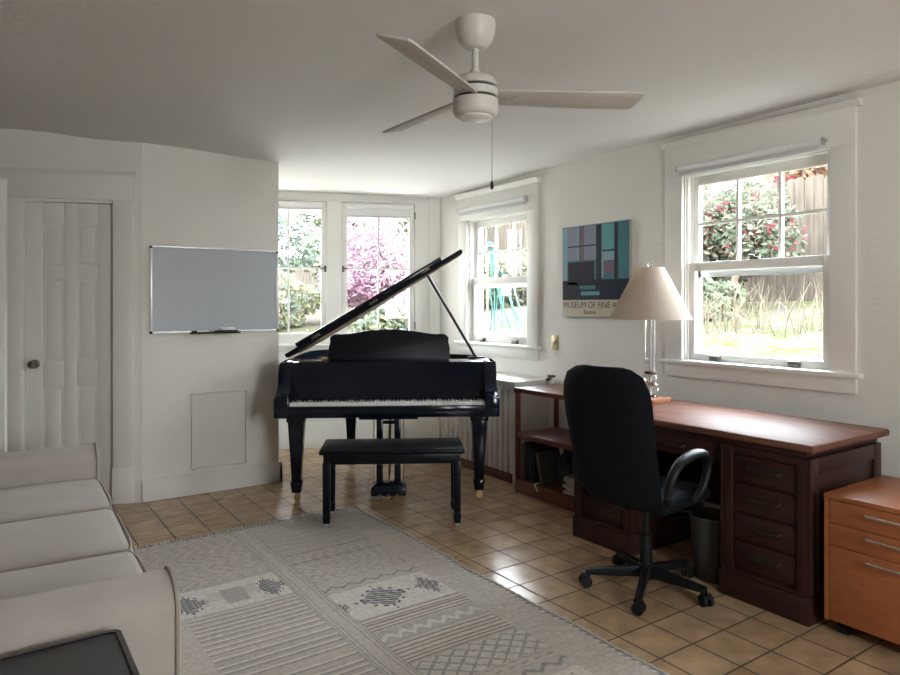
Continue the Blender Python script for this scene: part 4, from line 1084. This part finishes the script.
# fence along the far side of the garden
fe = tag(empty('garden_fence', (10.1, 6, 1.45)), 'tall weathered picket fence across the far side of the garden', 'fence')
rd_ = random.Random(5); y = -5.0; sl = MB()
while y < 27:
    w_ = .135; zt = 1.80 + rd_.uniform(-.02, .02)
    sl.prism([(y - 6, -.15), (y - 6 + w_, -.15), (y - 6 + w_, zt - .05), (y - 6 + w_ * .75, zt), (y - 6 + w_ * .25, zt), (y - 6, zt - .05)], -.01 + rd_.uniform(-.006, .006), .012, 'x'); y += w_ + .007
sl.build('pickets', M['fence'], fe, smooth=False)
rl = MB()
for z in (.35, 1.4): rl.box(.014, .06, -11, 21, z, z + .09)
rl.build('rails', M['fence'], fe, smooth=False)
for k in range(14): MB().box(.06, .16, -11 + 2.44 * k - .05, -11 + 2.44 * k + .05, -.3, 1.75).build('post', M['fence'], fe, smooth=False)

foliage('flowering_shrub', 'dark green shrub with red-pink flowers before the fence in near window', 'shrub', (8.95, 5.75, 2.3), (.7, 1.15, 1.05), 4200, .06, [('lf_dark', 1, 1), ('lf_red', .12, .9), ('straw', .55, .9)], seed=2)
foliage('tree', 'orange-leaved tree behind the fence at top of near window', 'tree', (13.2, 7.3, 3.55), (1.3, 1.6, .8), 2600, .11, [('lf_orange', 1, 1), ('lf_red', .12, 1)], seed=3)
foliage('tree', 'pale tan budding tree behind the fence at top left of near window', 'tree', (13.4, 10.6, 3.4), (1.3, 1.7, .95), 3600, .09, [('straw', 1, 1), ('lf_pink', .25, .8), ('lf_green', .3, 1)], seed=31)
foliage('hedge_bush', 'low green bush at the foot of the fence in near window', 'shrub', (7.75, 5.55, 1.42), (.42, .55, .36), 1500, .07, [('lf_green', 1, 1), ('lf_lime', .3, 1)], trunk=False, seed=4)
foliage('hedge_bush', 'yellow-green sunny bush below the fence in far sash window', 'shrub', (8.6, 10.6, 1.75), (1.2, 1.8, .8), 4500, .085, [('lf_lime', 1, 1), ('straw', .5, 1), ('lf_green', .3, 1)], trunk=False, seed=6)
foliage('tree', 'green tree standing behind the fence in far sash window', 'tree', (12.9, 16.0, 3.6), (2.0, 2.6, .9), 2400, .13, [('lf_green', 1, 1), ('lf_lime', .5, 1)], seed=7)
foliage('flowering_tree', 'magenta blossom tree seen through the right casement', 'tree', (5.35, 9.6, 2.1), (1.05, .95, .85), 9000, .042, [('lf_pink', 1, 1), ('lf_green', .16, .8), ('lf_orange', .10, .8)], seed=8, lumps=12)
foliage('tree', 'tall soft green tree seen through the left casement', 'tree', (4.0, 14.0, 2.75), (1.9, 1.6, 1.25), 9000, .08, [('lf_soft', 1, 1), ('lf_green', .4, 1)], seed=9, lumps=10)
foliage('tree', 'tall green tree rising behind the magenta blossom', 'tree', (7.6, 14.6, 2.85), (2.2, 1.6, 1.3), 8000, .09, [('lf_green', 1, 1), ('lf_lime', .5, 1)], seed=10, lumps=10)
foliage('tree', 'dark hazy tree farthest back beyond the left casement', 'tree', (5.2, 20.5, 3.2), (3.2, 2.2, 1.9), 7000, .14, [('lf_soft', 1, 1)], seed=21, lumps=10)
foliage('hedge_bush', 'yellow-green bush low in the left casement', 'shrub', (3.55, 9.6, 1.35), (.8, .7, .5), 2200, .06, [('lf_lime', 1, 1), ('lf_orange', .18, .8), ('lf_soft', .5, 1)], trunk=False, seed=11)
foliage('hedge_bush', 'pale yellow-green bush low in the right casement under the blossom', 'shrub', (4.55, 7.9, 1.12), (.55, .42, .34), 1700, .05, [('lf_lime', 1, 1), ('lf_soft', .5, 1)], trunk=False, seed=12)
# dry stalks
dsx = MB(); rd_ = random.Random(9)
for k in range(420):
    x = rd_.uniform(6.5, 7.25); y = rd_.uniform(2.8, 7.0); z = gz(x, y); h_ = rd_.uniform(.15, .55); a = rd_.uniform(0, 6.28); l = rd_.uniform(.05, .35)
    dsx.tube([(x, y, z - .03), (x + l * .4 * math.cos(a), y + l * .4 * math.sin(a), z + h_ * .6), (x + l * math.cos(a), y + l * math.sin(a), z + h_)], .006, 3, rr=[.005, .004, .002])
ds = tag(dsx.build('dry_stalks', M['straw'], smooth=False), 'dry straw-coloured stalks on the slope before the fence', 'grass'); ds['kind'] = 'stuff'
# hose hanging in loops on a post
hs = tag(empty('garden_hose', (5.35, 6.93, gz(5.35, 6.93))), 'teal garden hose hanging in a bundle outside the far sash window', 'hose')
g0 = gz(5.35, 6.95); h = MB(); rd_ = random.Random(4)
topv = Vector((0, 0, 2.13 - g0))
for k in range(11):
    t = k / 10; yb_ = .06 - .86 * t + rd_.uniform(-.07, .07); zb = 1.0 - g0 + .10 * rd_.random()
    p = [topv + Vector((-.02, .05 - .03 * t, -.16)), topv + Vector((0, 0 - .008 * k, .0 + .012 * (k % 3))), topv + Vector((.02, -.05 - .10 * t, -.20 - .03 * (k % 4))), Vector((.04 + .01 * k, .03 - .36 * t + rd_.uniform(-.10, .05), (topv.z + zb) / 2 - .02)), Vector((.05, yb_ * .7 + rd_.uniform(-.06, .06), zb + .30)), Vector((.06, yb_, zb))]
    h.tube(smoothpts(p, 8), .0085, 8)
h.build('hose_coils', M['hose'], hs)
MB().tube([(0, 0, -.1), (0, 0, 2.12 - g0)], .016, 8).box(-.05, .03, -.12, .08, 2.09 - g0, 2.112 - g0, .004).build('hose_stake', M['bark'], hs)

# ------------------------------------------------------------------ light
def portal(loc, rot, sx, sy):
    l = bpy.data.lights.new('sky_portal', 'AREA'); l.shape = 'RECTANGLE'; l.size = sx; l.size_y = sy; l.energy = 1; l.cycles.is_portal = True
    o = bpy.data.objects.new('sky_portal', l); C.objects.link(o); o.location = loc; o.rotation_euler = rot; return o
def aim(loc, nrm, sx, sy):
    q = Vector(nrm).to_track_quat('-Z', 'Z'); e = portal(loc, (0, 0, 0), sx, sy); e.rotation_euler = q.to_euler()
def aimw(loc, nrm, w, h_):
    # area light: local -Z along nrm (into the room), local X horizontal
    n_ = Vector(nrm).normalized(); x_ = Vector((0, 0, 1)).cross(-n_).normalized(); y_ = (-n_).cross(x_)
    mtx = Matrix((x_, y_, -n_)).transposed()
    o = portal(loc, mtx.to_euler(), w, h_)
aimw((XR + TH + .02, (W1['y0'] + W1['y1']) / 2, (W1['z0'] + W1['z1']) / 2), (-1, 0, 0), .9, 1.2)
aimw((XR + TH + .02, (W2['y0'] + W2['y1']) / 2, (W2['z0'] + W2['z1']) / 2), (-1, 0, 0), .85, 1.15)
bn_ = Vector((-BD.y, BD.x, 0))
for W in (W3, W4):
    c = BC + BD * ((W['t0'] + W['t1']) / 2) + bn_ * (TH + .02); aimw((c.x, c.y, 1.66), -bn_, .72, 1.36)
for a, b, c, d in RW_FILL: aimw((XL + (a + b) / 2, YR - .19, (c + d) / 2), (0, 1, 0), b - a, d - c)

wd = bpy.data.worlds.new('sky'); bpy.context.scene.world = wd; wd.use_nodes = True
nt = wd.node_tree; bg = nt.nodes['Background']
geo = nt.nodes.new('ShaderNodeTexCoord'); sep = nt.nodes.new('ShaderNodeSeparateXYZ'); rmp = nt.nodes.new('ShaderNodeValToRGB')
nt.links.new(geo.outputs['Generated'], sep.inputs[0]); nt.links.new(sep.outputs[2], rmp.inputs[0])
rmp.color_ramp.elements[0].position = 0; rmp.color_ramp.elements[0].color = (1, 1, .99, 1)
rmp.color_ramp.elements[1].position = .7; rmp.color_ramp.elements[1].color = (.80, .90, 1, 1)
nt.links.new(rmp.outputs[0], bg.inputs[0])
bg.inputs[1].default_value = 32
sl = bpy.data.lights.new('sun', 'SUN'); sl.energy = 3.0; sl.angle = R(8); sl.color = (1, .95, .86)
so_ = bpy.data.objects.new('sun', sl); C.objects.link(so_)
so_.rotation_euler = Vector((.45, .45, -1.0)).to_track_quat('-Z', 'Y').to_euler()

# ------------------------------------------------------------------ camera
cam = bpy.data.cameras.new('camera'); cam.sensor_width = 36; cam.lens = 36 * 680 / 900; cam.shift_y = -(337.5 - 305) / 900
cam.clip_start = .05; cam.clip_end = 200
co = bpy.data.objects.new('camera', cam); C.objects.link(co); co.location = (0, 0, 1.35); co.rotation_euler = (PI / 2, 0, R(-34.5))
sc = bpy.context.scene; sc.camera = co
sc.view_settings.view_transform = 'Standard'; sc.view_settings.look = 'None'; sc.view_settings.gamma = 1; sc.view_settings.use_curve_mapping = False
sc.view_settings.exposure = 0.32
sc.cycles.max_bounces = 10; sc.cycles.diffuse_bounces = 6; sc.cycles.transparent_max_bounces = 16; sc.cycles.transmission_bounces = 8
